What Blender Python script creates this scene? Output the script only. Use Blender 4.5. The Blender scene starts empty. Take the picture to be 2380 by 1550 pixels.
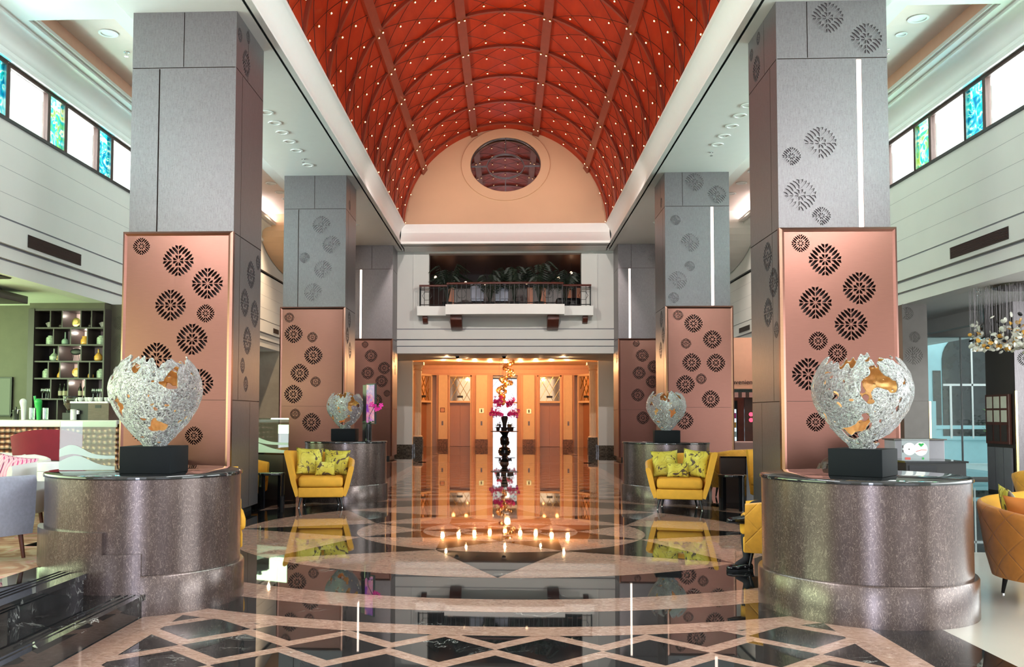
import bpy, bmesh, math, random
from mathutils import Vector, Matrix, noise as mnoise
from mathutils.geometry import delaunay_2d_cdt
PI = math.pi
SC = bpy.context.scene
COL = SC.collection
random.seed(7)

# ------------------------------------------------------------------ camera
def make_camera():
    psi, th, rho = 0.0460, 0.0473, 0.0030
    fwd = Vector((-math.sin(psi)*math.cos(th), math.cos(psi)*math.cos(th), math.sin(th)))
    r = Vector((math.cos(psi), math.sin(psi), 0)); u = r.cross(fwd)
    r2 = r*math.cos(rho)+u*math.sin(rho); u2 = u*math.cos(rho)-r*math.sin(rho)
    cd = bpy.data.cameras.new('camera'); cam = bpy.data.objects.new('camera', cd); COL.objects.link(cam)
    m = Matrix((r2, u2, -fwd)).transposed().to_4x4(); m.translation = Vector((0.0589, 0, 1.5))
    cam.matrix_world = m
    cd.sensor_width = 36; cd.lens = 2112.41*36/2380
    cd.shift_x = (1190-1079.98)/2380; cd.shift_y = (864.98-775)/2380
    cd.clip_end = 200
    SC.camera = cam
make_camera()

# ------------------------------------------------------------------ world, exposure, lights
w = bpy.data.worlds.new('daylight'); SC.world = w; w.use_nodes = True
bg = w.node_tree.nodes['Background']; bg.inputs[0].default_value = (0.90, 0.96, 1.0, 1); bg.inputs[1].default_value = 1.6
SC.view_settings.view_transform = 'Standard'; SC.view_settings.look = 'None'
SC.view_settings.exposure = 0.30; SC.view_settings.gamma = 1.0
SC.view_settings.use_curve_mapping = False
SC.cycles.max_bounces = 6; SC.cycles.diffuse_bounces = 3; SC.cycles.glossy_bounces = 4
SC.cycles.transmission_bounces = 4; SC.cycles.transparent_max_bounces = 10
SC.cycles.sample_clamp_indirect = 4.0; SC.cycles.caustics_reflective = False; SC.cycles.caustics_refractive = False

def area(name, loc, size, power, col, rot=(0, 0, 0), spread=180):
    d = bpy.data.lights.new(name, 'AREA'); d.shape = 'RECTANGLE'; d.size, d.size_y = size
    d.energy = power; d.color = col; d.spread = math.radians(spread)
    o = bpy.data.objects.new(name, d); COL.objects.link(o); o.location = loc; o.rotation_euler = rot
    return o
def point(name, loc, power, col, rad=0.1):
    d = bpy.data.lights.new(name, 'POINT'); d.energy = power; d.color = col; d.shadow_soft_size = rad
    o = bpy.data.objects.new(name, d); COL.objects.link(o); o.location = loc
    return o
WARM = (1, 0.62, 0.32); COOL = (0.86, 0.93, 1.0); WHITE = (1, 0.96, 0.92)
# daylight through the glazed entrance behind the camera
area('entrance_daylight', (0, -5.7, 3.0), (4.8, 5.6), 100, COOL, (PI/2, 0, 0))
area('glass_door_daylight', (0, -5.5, 2.0), (1.0, 3.6), 230, (0.72, 0.80, 1.0), (PI/2, 0, 0))
area('left_entrance_daylight', (-8.6, -5.6, 2.3), (4.6, 2.6), 36, COOL, (PI/2, 0, 0))
area('right_entrance_daylight', (8.6, -5.6, 2.3), (4.6, 2.6), 36, COOL, (PI/2, 0, 0))
# clerestory daylight and unseen cove lights added to brighten vault and aisle ceilings
for s in (-1, 1):
    area('clerestory_daylight', (s*8.4, 12, 6.7), (32, 1.0), 3600, (0.95, 0.98, 1), (PI/2, 0, s*PI/2))
    area('aisle_cove_fill', (s*7.45, 19, 7.66), (0.25, 11), 260, (1, 0.93, 0.88), (0, PI - s*0.3, 0))
    area('vault_cove_fill', (s*3.32, 18.5, 8.12), (0.2, 25), 170, (1, 0.62, 0.40), (0, PI - s*0.80, 0), 120)
# daylight through the windows of the side aisles
area('garden_daylight', (-12.6, 8, 2.2), (20, 2.6), 1200, (0.70, 1.0, 0.50), (PI/2+0.35, 0, -PI/2))
area('street_daylight', (13.5, 8, 2.2), (19, 2.6), 1000, (0.93, 1.0, 0.97), (PI/2+0.3, 0, PI/2))
# spotlights on the cornice aimed at the balcony facade
for s in (-1, 1):
    d = bpy.data.lights.new('facade_spot', 'SPOT'); d.energy = 900; d.color = (1, 0.93, 0.86); d.spot_size = math.radians(75); d.spot_blend = 0.6; d.shadow_soft_size = 0.05
    o = bpy.data.objects.new('facade_spot', d); COL.objects.link(o); o.location = (s*3.3, 22, 7.95)
    o.rotation_euler = (Vector((-s*1.0, 32.4, 5.2))-Vector(o.location)).to_track_quat('-Z', 'Y').to_euler()
# downlight beams washing the far ends of the side aisles
for s, e, c in ((-1, 900, (1, 0.74, 0.48)), (1, 500, (1, 0.90, 0.80))):
    for y in (24.6, 27.5):
        d = bpy.data.lights.new('aisle_spot', 'SPOT'); d.energy = e; d.color = c; d.spot_size = math.radians(110); d.spot_blend = 0.7; d.shadow_soft_size = 0.08
        o = bpy.data.objects.new('aisle_spot', d); COL.objects.link(o); o.location = (s*6.5, y, 7.84); o.rotation_euler = (0, -s*0.35, 0)
    area('far_cove_fill', (s*7.45, 27, 7.66), (0.2, 5), 60, (1, 0.9, 0.86), (0, PI - s*0.4, 0))  # unseen light added to brighten the far tray ceiling
for z, x in ((3.50, -8.6), (3.15, -8.5), (2.80, -8.6), (2.46, -8.6), (2.13, -8.5)): point('shelf_fill', (x, 18.12, z), 2.2, (1, 0.86, 0.74), 0.02)  # added lights that brighten the back of the shelf
# lamps under the low ceilings, plus a central fill added for the orchids
for k in range(9):
    t = (k-4)/4
    point('lobby_lamp', (t*2.7, 39.6 + 1.6*(1-abs(t)), 3.72), 55, (1, 0.50, 0.20), 0.08)
for x, y, e, c in ((-2.2, 34.3, 14, WARM), (2.2, 34.3, 14, WARM), (-7.0, 27, 30, WARM), (-7, 21, 16, WARM), (7.2, 24.6, 26, (1, 0.68, 0.52)), (-1.5, 35.5, 10, WARM), (1.4, 36, 10, WARM), (0.0, 35.6, 26, WARM)):
    point('passage_lamp_and_fill', (x, y, 3.6), e, c, 0.04)

# ------------------------------------------------------------------ mesh helpers
class MB:
    def __init__(s): s.v = []; s.f = []; s.m = []; s.uv = None
    def add(s, vs, fs, mi=0):
        o = len(s.v); s.v += [tuple(p) for p in vs]; s.f += [tuple(i+o for i in f) for f in fs]; s.m += [mi]*len(fs); return s
    def box(s, x0, x1, y0, y1, z0, z1, mi=0):
        vs = [(x, y, z) for z in (z0, z1) for y in (y0, y1) for x in (x0, x1)]
        return s.add(vs, [(0, 2, 3, 1), (4, 5, 7, 6), (0, 1, 5, 4), (2, 6, 7, 3), (0, 4, 6, 2), (1, 3, 7, 5)], mi)
    def quad(s, a, b, c, d, mi=0): return s.add([a, b, c, d], [(0, 1, 2, 3)], mi)
    def poly(s, pts, z=0.0, mi=0): return s.add([(p[0], p[1], z) for p in pts], [tuple(range(len(pts)))], mi)
    def prism(s, pts, z0, z1, mi=0):          # vertical extrusion of an xy outline (ccw)
        n = len(pts); vs = [(p[0], p[1], z0) for p in pts]+[(p[0], p[1], z1) for p in pts]
        return s.add(vs, [tuple(range(n))[::-1], tuple(range(n, 2*n))]+[(i, (i+1) % n, n+(i+1) % n, n+i) for i in range(n)], mi)
    def ext_y(s, pts, y0, y1, mi=0, caps=True):  # extrude an xz outline along y
        n = len(pts); vs = [(p[0], y0, p[1]) for p in pts]+[(p[0], y1, p[1]) for p in pts]
        fs = [(i, (i+1) % n, n+(i+1) % n, n+i) for i in range(n)]
        if caps: fs += [tuple(range(n))[::-1], tuple(range(n, 2*n))]
        return s.add(vs, fs, mi)
    def ext_x(s, pts, x0, x1, mi=0):             # extrude a yz outline along x
        n = len(pts); vs = [(x0, p[0], p[1]) for p in pts]+[(x1, p[0], p[1]) for p in pts]
        return s.add(vs, [(i, (i+1) % n, n+(i+1) % n, n+i) for i in range(n)]+[tuple(range(n))[::-1], tuple(range(n, 2*n))], mi)
    def lathe(s, prof, c=(0, 0, 0), n=24, mi=0, sx=1, sy=1):
        k = len(prof); vs = []
        for r, z in prof:
            for i in range(n):
                a = 2*PI*i/n; vs.append((c[0]+sx*r*math.cos(a), c[1]+sy*r*math.sin(a), c[2]+z))
        fs = [(j*n+i, j*n+(i+1) % n, (j+1)*n+(i+1) % n, (j+1)*n+i) for j in range(k-1) for i in range(n)]
        if prof[0][0] > 1e-6: fs.append(tuple(range(n))[::-1])
        if prof[-1][0] > 1e-6: fs.append(tuple(range((k-1)*n, k*n)))
        return s.add(vs, fs, mi)
    def cyl(s, c, r, h, n=20, mi=0): return s.lathe([(r, 0), (r, h)], c, n, mi)
    def tube(s, pts, r, n=8, mi=0, cap=True):
        pts = [Vector(p) for p in pts]; rs = r if isinstance(r, (list, tuple)) else [r]*len(pts)
        vs = []; up = Vector((0.123, 0.234, 0.96)).normalized()
        for i, p in enumerate(pts):
            t = (pts[min(i+1, len(pts)-1)]-pts[max(i-1, 0)]).normalized()
            a = t.cross(up)
            if a.length < 0.05: a = t.cross(Vector((1, 0, 0)))
            a.normalize(); b = t.cross(a)
            for k in range(n):
                q = 2*PI*k/n; vs.append(p+(a*math.cos(q)+b*math.sin(q))*rs[i])
        m = len(pts)
        fs = [(j*n+i, j*n+(i+1) % n, (j+1)*n+(i+1) % n, (j+1)*n+i) for j in range(m-1) for i in range(n)]
        if cap: fs += [tuple(range(n))[::-1], tuple(range((m-1)*n, m*n))]
        return s.add(vs, fs, mi)
    def sphere(s, c, r, n=12, mi=0, sz=1.0, sx=1.0, sy=1.0):
        k = max(4, n//2); prof = [(math.sin(PI*j/k)*r if 0 < j < k else 0.0005*r, -math.cos(PI*j/k)*r*sz) for j in range(k+1)]
        return s.lathe(prof, c, n, mi, sx, sy)
    def xf(s, M):
        s.v = [tuple(M @ Vector(p)) for p in s.v]; return s
    def build(s, name, mats, parent=None, smooth=False, bevel=0, sub=0, ang=40):
        me = bpy.data.meshes.new(name); me.from_pydata(s.v, [], s.f)
        if not isinstance(mats, (list, tuple)): mats = [mats]
        for m in mats: me.materials.append(m)
        if len(mats) > 1: me.polygons.foreach_set('material_index', s.m)
        if s.uv: 
            l = me.uv_layers.new(name='UVMap')
            for lp in me.loops: l.data[lp.index].uv = s.uv[lp.vertex_index]
        bm = bmesh.new(); bm.from_mesh(me); bmesh.ops.recalc_face_normals(bm, faces=bm.faces); bm.to_mesh(me); bm.free()
        if smooth:
            me.polygons.foreach_set('use_smooth', [True]*len(me.polygons))
            if ang < 180:
                try: me.set_sharp_from_angle(angle=math.radians(ang))
                except Exception: pass
        me.update()
        o = bpy.data.objects.new(name, me); COL.objects.link(o)
        if parent: o.parent = parent
        if bevel:
            b = o.modifiers.new('bevel', 'BEVEL'); b.width = bevel; b.segments = 3; b.limit_method = 'ANGLE'; b.angle_limit = math.radians(35)
            me.polygons.foreach_set('use_smooth', [True]*len(me.polygons))
        if sub:
            b = o.modifiers.new('subdivision', 'SUBSURF'); b.levels = sub; b.render_levels = sub
        return o
def tag(o, label, cat, group=None):
    o['label'] = label; o['category'] = cat
    if group: o['group'] = group
    return o
def thing(name, label, cat, loc=(0, 0, 0), rz=0, group=None):
    o = bpy.data.objects.new(name, None); COL.objects.link(o); o.empty_display_size = 0.2
    o.location = loc; o.rotation_euler = (0, 0, rz)
    return tag(o, label, cat, group)
def struct(o): o['kind'] = 'structure'; return o
def dup(root, loc, rz=0, label=None, group=None, scale=None):
    r = root.copy(); COL.objects.link(r); r.location = loc; r.rotation_euler = (0, 0, rz)
    if label: r['label'] = label
    if group: r['group'] = group
    if scale: r.scale = scale
    for ch in list(root.children):
        c = ch.copy(); COL.objects.link(c); c.parent = r
        for g in list(ch.children):
            d = g.copy(); COL.objects.link(d); d.parent = c
    return r
def T(x, y, z, rz=0, rx=0, ry=0):
    return Matrix.Translation((x, y, z)) @ Matrix.Rotation(rz, 4, 'Z') @ Matrix.Rotation(rx, 4, 'X') @ Matrix.Rotation(ry, 4, 'Y')

# ------------------------------------------------------------------ materials
class NB:
    def __init__(s, name):
        s.m = bpy.data.materials.new(name); s.m.use_nodes = True; s.t = s.m.node_tree; s.n = s.t.nodes
        s.b = s.n['Principled BSDF']; s.out = s.n['Material Output']
    def N(s, ty, **kw):
        x = s.n.new(ty)
        for k, v in kw.items():
            if k.startswith('i_'): x.inputs[k[2:].replace('_', ' ')].default_value = v
            else: setattr(x, k, v)
        return x
    def L(s, a, b): s.t.links.new(a, b)
    def coord(s, scale=(1, 1, 1), kind='Object', rot=(0, 0, 0)):
        c = s.N('ShaderNodeTexCoord'); mp = s.N('ShaderNodeMapping'); mp.inputs['Scale'].default_value = scale; mp.inputs['Rotation'].default_value = rot
        s.L(c.outputs[kind], mp.inputs[0]); return mp.outputs[0]
    def noise(s, co, scale, detail=4, rough=0.5, dist=0.0):
        x = s.N('ShaderNodeTexNoise'); x.inputs['Scale'].default_value = scale; x.inputs['Detail'].default_value = detail
        x.inputs['Roughness'].default_value = rough; x.inputs['Distortion'].default_value = dist
        s.L(co, x.inputs['Vector']); return x.outputs['Fac']
    def ramp(s, fac, stops):
        r = s.N('ShaderNodeValToRGB'); e = r.color_ramp.elements
        while len(e) < len(stops): e.new(0.5)
        for k, (p, c) in enumerate(stops):
            e[k].position = p; e[k].color = (*c, 1) if len(c) == 3 else c
        s.L(fac, r.inputs[0]); return r.outputs[0]
    def math(s, op, a, b=None):
        x = s.N('ShaderNodeMath', operation=op)
        for k, v in enumerate((a, b)):
            if v is None: continue
            if isinstance(v, (int, float)): x.inputs[k].default_value = v
            else: s.L(v, x.inputs[k])
        return x.outputs[0]
    def mix(s, fac, a, b):
        x = s.N('ShaderNodeMix', data_type='RGBA')
        for k, v in ((0, fac), (6, a), (7, b)):
            if isinstance(v, (int, float)): x.inputs[k].default_value = v
            elif isinstance(v, tuple): x.inputs[k].default_value = (*v, 1)
            else: s.L(v, x.inputs[k])
        return x.outputs[2]
    def bump(s, h, strength=0.3, dist=0.02):
        x = s.N('ShaderNodeBump'); x.inputs['Strength'].default_value = strength; x.inputs['Distance'].default_value = dist
        s.L(h, x.inputs['Height']); s.L(x.outputs[0], s.b.inputs['Normal'])
    def base(s, c):
        if isinstance(c, tuple): s.b.inputs['Base Color'].default_value = (*c, 1)
        else: s.L(c, s.b.inputs['Base Color'])
    def fin(s, rough=0.5, metal=0.0, spec=None, coat=None):
        s.b.inputs['Roughness'].default_value = rough; s.b.inputs['Metallic'].default_value = metal
        if spec is not None: s.b.inputs['Specular IOR Level'].default_value = spec
        if coat: s.b.inputs['Coat Weight'].default_value = coat; s.b.inputs['Coat Roughness'].default_value = 0.05
        return s.m
def flat(name, c, rough=0.5, metal=0.0, var=0.06, scale=6.0, bump=0.0, spec=None, coat=None):
    b = NB(name); co = b.coord()
    f = b.noise(co, scale, 5)
    b.base(b.ramp(f, [(0.3, tuple(max(0, x*(1-var)) for x in c)), (0.7, tuple(min(1, x*(1+var)) for x in c))]))
    if bump: b.bump(b.noise(co, scale*12, 3), bump, 0.01)
    return b.fin(rough, metal, spec, coat)
def emit(name, c, strength):
    b = NB(name); b.base((0.0, 0.0, 0.0)); b.b.inputs['Emission Color'].default_value = (*c, 1); b.b.inputs['Emission Strength'].default_value = strength
    return b.fin(0.5)
def glass(name, tint=(0.95, 1, 0.98), refl=0.12, rough=0.0):
    b = NB(name); b.n.remove(b.b)
    tr = b.N('ShaderNodeBsdfTransparent'); tr.inputs[0].default_value = (*tint, 1)
    gl = b.N('ShaderNodeBsdfGlossy'); gl.inputs['Roughness'].default_value = rough; gl.inputs[0].default_value = (1, 1, 1, 1)
    lw = b.N('ShaderNodeLayerWeight'); lw.inputs[0].default_value = 0.35
    f = b.math('ADD', b.math('MULTIPLY', lw.outputs['Fresnel'], 0.6), refl)
    mx = b.N('ShaderNodeMixShader'); b.L(f, mx.inputs[0]); b.L(tr.outputs[0], mx.inputs[1]); b.L(gl.outputs[0], mx.inputs[2])
    b.L(mx.outputs[0], b.out.inputs[0]); return b.m
def black_marble(name='black_marble', rough=0.018):
    b = NB(name); co = b.coord()
    n = b.noise(co, 1.6, 8, 0.6, 1.5); v = b.ramp(n, [(0.492, (0, 0, 0)), (0.5, (1, 1, 1)), (0.508, (0, 0, 0))])
    sp = b.ramp(b.noise(co, 1.1, 2), [(0.56, (0, 0, 0)), (0.66, (1, 1, 1))])
    f = b.math('MULTIPLY', v, sp)
    cl = b.ramp(b.noise(co, 5, 5), [(0.3, (0.008, 0.009, 0.010)), (0.75, (0.022, 0.022, 0.024))])
    b.base(b.mix(f, cl, (0.55, 0.55, 0.52))); return b.fin(rough, 0, 0.65)
def pink_marble(name='pink_marble', rough=0.025):
    b = NB(name); co = b.coord()
    n = b.noise(b.coord((1, 1.8, 1)), 17, 9, 0.72, 1.2)
    c1 = b.ramp(n, [(0.30, (0.17, 0.10, 0.078)), (0.48, (0.42, 0.255, 0.20)), (0.60, (0.58, 0.39, 0.315)), (0.72, (0.85, 0.72, 0.64))])
    c2 = b.mix(b.ramp(b.noise(co, 2.2, 3), [(0.35, (0, 0, 0)), (0.7, (0.5, 0.5, 0.5))]), c1, (0.54, 0.32, 0.23))
    b.base(c2); return b.fin(rough, 0, 0.55)
def brushed(name, c, rough, metal, hs=(2, 2, 60), strength=0.12, var=0.1):
    b = NB(name); co = b.coord(hs)
    n = b.noise(co, 6, 4, 0.6)
    b.base(b.ramp(n, [(0.3, tuple(x*(1-var) for x in c)), (0.7, tuple(min(1, x*(1+var)) for x in c))]))
    b.bump(n, strength, 0.004); return b.fin(rough, metal)
def laminate(name='drum_laminate'):
    b = NB(name); co = b.coord((1, 1, 0.45))
    d = b.noise(co, 6, 3, 0.5)
    n = b.noise(co, 46, 2, 0.45, 1.2)
    line = b.ramp(n, [(0.455, (0, 0, 0)), (0.485, (1, 1, 1)), (0.515, (0, 0, 0))])
    base = b.ramp(d, [(0.3, (0.070, 0.046, 0.044)), (0.7, (0.108, 0.075, 0.069))])
    b.base(b.mix(b.math('MULTIPLY', line, 0.6), base, (0.32, 0.245, 0.21)))
    b.b.inputs['Coat Weight'].default_value = 0.35; b.b.inputs['Coat Roughness'].default_value = 0.22
    return b.fin(0.26, 0.55)
def shaft_metal():
    b = NB('shaft_metal'); co = b.coord((14, 14, 1.2))
    n = b.noise(co, 7, 5, 0.65); sp = b.noise(b.coord(), 55, 3, 0.7)
    c = b.ramp(n, [(0.3, (0.155, 0.136, 0.143)), (0.7, (0.225, 0.203, 0.212))])
    c = b.mix(b.ramp(sp, [(0.5, (0, 0, 0)), (0.75, (0.5, 0.5, 0.5))]), c, (0.10, 0.08, 0.077))
    b.base(c); b.bump(sp, 0.08, 0.003); return b.fin(0.38, 0.72)
def swirl(name='cushion_marbling'):
    b = NB(name); co0 = b.coord((1, 1, 1)); oi = b.N('ShaderNodeObjectInfo'); va = b.N('ShaderNodeVectorMath', operation='ADD'); b.L(co0, va.inputs[0]); b.L(b.math('MULTIPLY', oi.outputs['Random'], 9.0), va.inputs[1]); co = va.outputs[0]
    n0 = b.noise(co, 3.6, 2, 0.45, 0.5)
    wv = b.math('ABSOLUTE', b.math('SINE', b.math('MULTIPLY', n0, 30)))
    ln = b.ramp(wv, [(0.0, (1, 1, 1)), (0.10, (0.8, 0.8, 0.8)), (0.24, (0, 0, 0))])
    big = b.ramp(b.noise(co, 5, 2, 0.5, 2.0), [(0.60, (0, 0, 0)), (0.62, (1, 1, 1))])
    c = b.ramp(b.noise(co, 6, 3), [(0.3, (0.52, 0.42, 0.03)), (0.6, (0.66, 0.60, 0.09)), (0.8, (0.80, 0.76, 0.30))])
    c = b.mix(b.math('MULTIPLY', ln, 0.85), c, (0.16, 0.12, 0.03)); c = b.mix(b.math('MULTIPLY', big, 0.92), c, (0.045, 0.02, 0.03))
    b.base(c); return b.fin(0.7)
def quilt(name, c):
    b = NB(name); uvn = b.N('ShaderNodeUVMap'); sx = b.N('ShaderNodeSeparateXYZ'); b.L(uvn.outputs[0], sx.inputs[0])
    hs = []
    for sg in (1, -1):
        q = b.math('MULTIPLY', b.math('ADD', sx.outputs[0], b.math('MULTIPLY', sx.outputs[1], sg*1.0)), 1/0.27)
        hs.append(b.math('ABSOLUTE', b.math('SUBTRACT', b.math('FRACT', q), 0.5)))
    mn = b.math('MINIMUM', hs[0], hs[1]); h = b.ramp(mn, [(0.0, (0, 0, 0)), (0.045, (0.7, 0.7, 0.7)), (0.25, (1, 1, 1))])
    b.bump(h, 0.55, 0.012)
    n = b.noise(b.coord(), 14, 4)
    b.base(b.ramp(n, [(0.3, tuple(x*0.9 for x in c)), (0.7, tuple(min(1, x*1.08) for x in c))])); 
    b.b.inputs['Sheen Weight'].default_value = 0.25
    return b.fin(0.75)
def silver():
    b = NB('crinkled_silver'); co = b.coord()
    n = b.noise(co, 85, 5, 0.7, 1.2); n2 = b.noise(co, 30, 4, 0.6)
    b.base(b.ramp(n, [(0.40, (0.10, 0.10, 0.10)), (0.47, (0.70, 0.70, 0.70)), (0.6, (0.97, 0.97, 0.97))]))
    b.bump(b.math('ADD', n, b.math('MULTIPLY', n2, 0.6)), 1.0, 0.035); return b.fin(0.22, 0.8)
def vault_red():
    b = NB('red_vault_lacquer'); co = b.coord((1, 0.35, 1))
    n = b.noise(co, 3, 6, 0.6, 0.4)
    b.base(b.ramp(n, [(0.3, (0.40, 0.036, 0.012)), (0.7, (0.54, 0.058, 0.018))])); return b.fin(0.42, 0, 0.12)
def hextile():
    b = NB('copper_scale_tile'); co = b.coord((1, 1, 1))
    v = b.N('ShaderNodeTexVoronoi'); v.inputs['Scale'].default_value = 11; v.inputs['Randomness'].default_value = 0.25; b.L(co, v.inputs['Vector'])
    b.base(b.ramp(v.outputs['Distance'], [(0.0, (0.26, 0.11, 0.08)), (0.45, (0.07, 0.033, 0.028)), (0.7, (0.012, 0.01, 0.01))]))
    b.bump(v.outputs['Distance'], 0.6, 0.02); return b.fin(0.15, 0.8)
def stained(name, seed, cols):
    b = NB(name); b.n.remove(b.b); co = b.coord((1, 1, 1)); 
    mp = b.N('ShaderNodeVectorMath', operation='ADD'); mp.inputs[1].default_value = (seed, seed*1.7, 0); b.L(co, mp.inputs[0])
    n = b.noise(mp.outputs[0], 3.2, 1, 0.4, 2.6)
    c = b.ramp(n, [(0.25, cols[0]), (0.40, cols[1]), (0.47, (0.95, 1, 0.9)), (0.53, cols[2]), (0.66, cols[3])])
    tl = b.N('ShaderNodeBsdfTransparent'); b.L(c, tl.inputs[0]); g = b.N('ShaderNodeBsdfGlossy'); g.inputs['Roughness'].default_value = 0.1
    mx = b.N('ShaderNodeMixShader'); mx.inputs[0].default_value = 0.06; b.L(tl.outputs[0], mx.inputs[1]); b.L(g.outputs[0], mx.inputs[2]); b.L(mx.outputs[0], b.out.inputs[0])
    return b.m
def carpet():
    b = NB('patterned_carpet'); co = b.coord()
    n = b.noise(co, 2.5, 3, 0.5, 2.0)
    b.base(b.ramp(n, [(0.3, (0.30, 0.13, 0.08)), (0.45, (0.48, 0.27, 0.17)), (0.55, (0.55, 0.42, 0.30)), (0.68, (0.62, 0.20, 0.22))]))
    b.bump(b.noise(co, 240, 2), 0.4, 0.004); return b.fin(0.95)
def hexcloth():
    b = NB('magenta_geometric_cloth'); co = b.coord((1, 1, 1), rot=(0, 0, 0.5))
    w1 = b.N('ShaderNodeTexWave'); w1.inputs['Scale'].default_value = 9; w1.inputs['Distortion'].default_value = 0; b.L(co, w1.inputs['Vector'])
    br = b.N('ShaderNodeTexBrick'); br.inputs['Scale'].default_value = 9; br.inputs['Mortar Size'].default_value = 0.1
    br.inputs['Color1'].default_value = (0.60, 0.02, 0.20, 1); br.inputs['Color2'].default_value = (0.10, 0.01, 0.06, 1); br.inputs['Mortar'].default_value = (0.78, 0.45, 0.55, 1); b.L(co, br.inputs['Vector'])
    b.base(b.mix(b.math('MULTIPLY', w1.outputs['Fac'], 0.35), br.outputs['Color'], (0.55, 0.02, 0.20))); return b.fin(0.8)
def screen_mat():
    b = NB('lit_display_picture'); co = b.coord((1, 1, 1)); n = b.noise(co, 5, 2, 0.5, 1.2)
    c = b.ramp(n, [(0.3, (0.05, 0.05, 0.35)), (0.45, (0.45, 0.10, 0.55)), (0.55, (0.95, 0.35, 0.40)), (0.7, (0.25, 0.3, 0.9))])
    b.base((0, 0, 0)); b.L(c, b.b.inputs['Emission Color']); b.b.inputs['Emission Strength'].default_value = 0.6; return b.fin(0.2)

m_bm = black_marble(); m_pm = pink_marble()
m_top = black_marble('black_granite_top', 0.02)
m_white = flat('white_paint', (0.74, 0.72, 0.69), 0.6, var=0.02, scale=1.5)
m_cream = flat('cream_plaster', (0.74, 0.50, 0.31), 0.6, var=0.04, scale=0.8)
m_pinkp = flat('blush_paint', (0.80, 0.66, 0.60), 0.6, var=0.02)
m_peach = flat('peach_paint', (0.78, 0.55, 0.36), 0.45, var=0.03)
m_pil = flat('warm_cream_paint', (0.82, 0.62, 0.40), 0.45, var=0.03)
m_rec = flat('salmon_paint', (0.74, 0.44, 0.30), 0.5, var=0.03)
m_peach2 = flat('terracotta_paint', (0.70, 0.38, 0.27), 0.55, var=0.03)
m_vault = vault_red(); m_rib = flat('dark_red_rib', (0.27, 0.045, 0.02), 0.4, var=0.1)
m_cable = flat('dark_cable', (0.06, 0.012, 0.01), 0.5)
m_shaft = shaft_metal(); m_copper = brushed('brushed_copper', (0.245, 0.112, 0.088), 0.28, 1.0, (1, 1, 40), 0.05, 0.05)
m_cut = flat('shaded_cut_and_joint', (0.06, 0.03, 0.025), 0.5, 0.4)  # dark tone puts shade into the hollow cut-outs; joint lines share it
m_dark = flat('dark_plinth', (0.02, 0.018, 0.018), 0.4)
m_lam = laminate(); m_plinth = flat('black_satin_block', (0.006, 0.0075, 0.0095), 0.7, spec=0.15)
m_silver = silver(); m_gold = flat('gold_leaf', (0.86, 0.52, 0.22), 0.3, 0.85, 0.12, 20, 0.3)
m_yel = flat('yellow_velvet', (0.80, 0.40, 0.035), 0.75, var=0.06, scale=10)
m_quilt = quilt('quilted_yellow', (0.76, 0.35, 0.03)); m_quilt_shade = quilt('quilted_yellow_shade', (0.62, 0.23, 0.03))  # second quilt is the yellow cloth with shade put into its colour
m_orange = flat('rust_cloth', (0.60, 0.19, 0.03), 0.7)
m_swirl = swirl()
m_leg = flat('black_leg', (0.012, 0.012, 0.014), 0.2); m_chrome = flat('chrome', (0.8, 0.8, 0.8), 0.1, 1.0)
m_bronze = flat('dark_window_frame', (0.06, 0.03, 0.025), 0.45, 0.3)
m_black = flat('black_metal', (0.01, 0.01, 0.012), 0.4); m_lwall = flat('grey_olive_paint', (0.36, 0.335, 0.28), 0.6); m_lacq = flat('black_lacquer', (0.008, 0.008, 0.01), 0.06)  # olive here is the wall's own greyish paint
m_brown = flat('dark_brown_panel', (0.045, 0.032, 0.028), 0.35); m_olive = flat('olive_wall', (0.085, 0.075, 0.048), 0.5, 0.0, 0.08)
m_maho = flat('mahogany', (0.11, 0.028, 0.018), 0.3, var=0.2); m_mirror = flat('mirror', (0.55, 0.54, 0.53), 0.02, 1.0, 0.0)
m_dmirror = flat('smoked_mirror_glass', (0.36, 0.30, 0.28), 0.03, 0.95, 0.05)
m_pane = glass('window_glass'); m_clear = glass('clear_glass', (0.93, 1, 0.97), 0.06)
m_cglass = glass('screen_glass', (0.86, 0.97, 0.92), 0.16)
m_frost = flat('frosted_glass', (0.60, 0.74, 0.68), 0.35, var=0.02)
m_lens = emit('lamp_lens', (1, 0.93, 0.85), 2.2); m_led = emit('led_strip', (1, 0.82, 0.70), 3.2); m_bulb = emit('bulb_glow', (1, 0.70, 0.42), 3)
m_trimw = flat('white_trim', (0.85, 0.85, 0.83), 0.4, var=0.01)
m_green = flat('leaf_green', (0.03, 0.075, 0.025), 0.5, var=0.3); m_dgreen = flat('dark_palm', (0.012, 0.025, 0.012), 0.5, var=0.3)
m_mag = flat('magenta_petal', (0.90, 0.02, 0.36), 0.5, var=0.2); m_skin = flat('skin', (0.55, 0.33, 0.24), 0.5)
m_hair = flat('brown_hair', (0.05, 0.026, 0.018), 0.45, var=0.5, scale=30); m_cloth = flat('black_cloth', (0.012, 0.012, 0.016), 0.85)
m_grey = flat('grey_blue_fabric', (0.42, 0.45, 0.55), 0.9, var=0.08, scale=40, bump=0.2); m_wfab = flat('off_white_fabric', (0.68, 0.66, 0.67), 0.9, var=0.03)
m_red = flat('crimson_velvet', (0.20, 0.006, 0.016), 0.7, var=0.1); m_carpet = carpet(); m_hexc = hexcloth(); m_hex = hextile()
m_tile = flat('white_floor_tile', (0.66, 0.62, 0.56), 0.12, var=0.03, scale=1.2)
m_amber = flat('amber_glass', (0.95, 0.48, 0.08), 0.1, coat=0.5); m_celadon = flat('celadon_glaze', (0.40, 0.55, 0.44), 0.25); m_gjar = flat('green_white_porcelain', (0.50, 0.60, 0.46), 0.3, var=0.35, scale=40)
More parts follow.
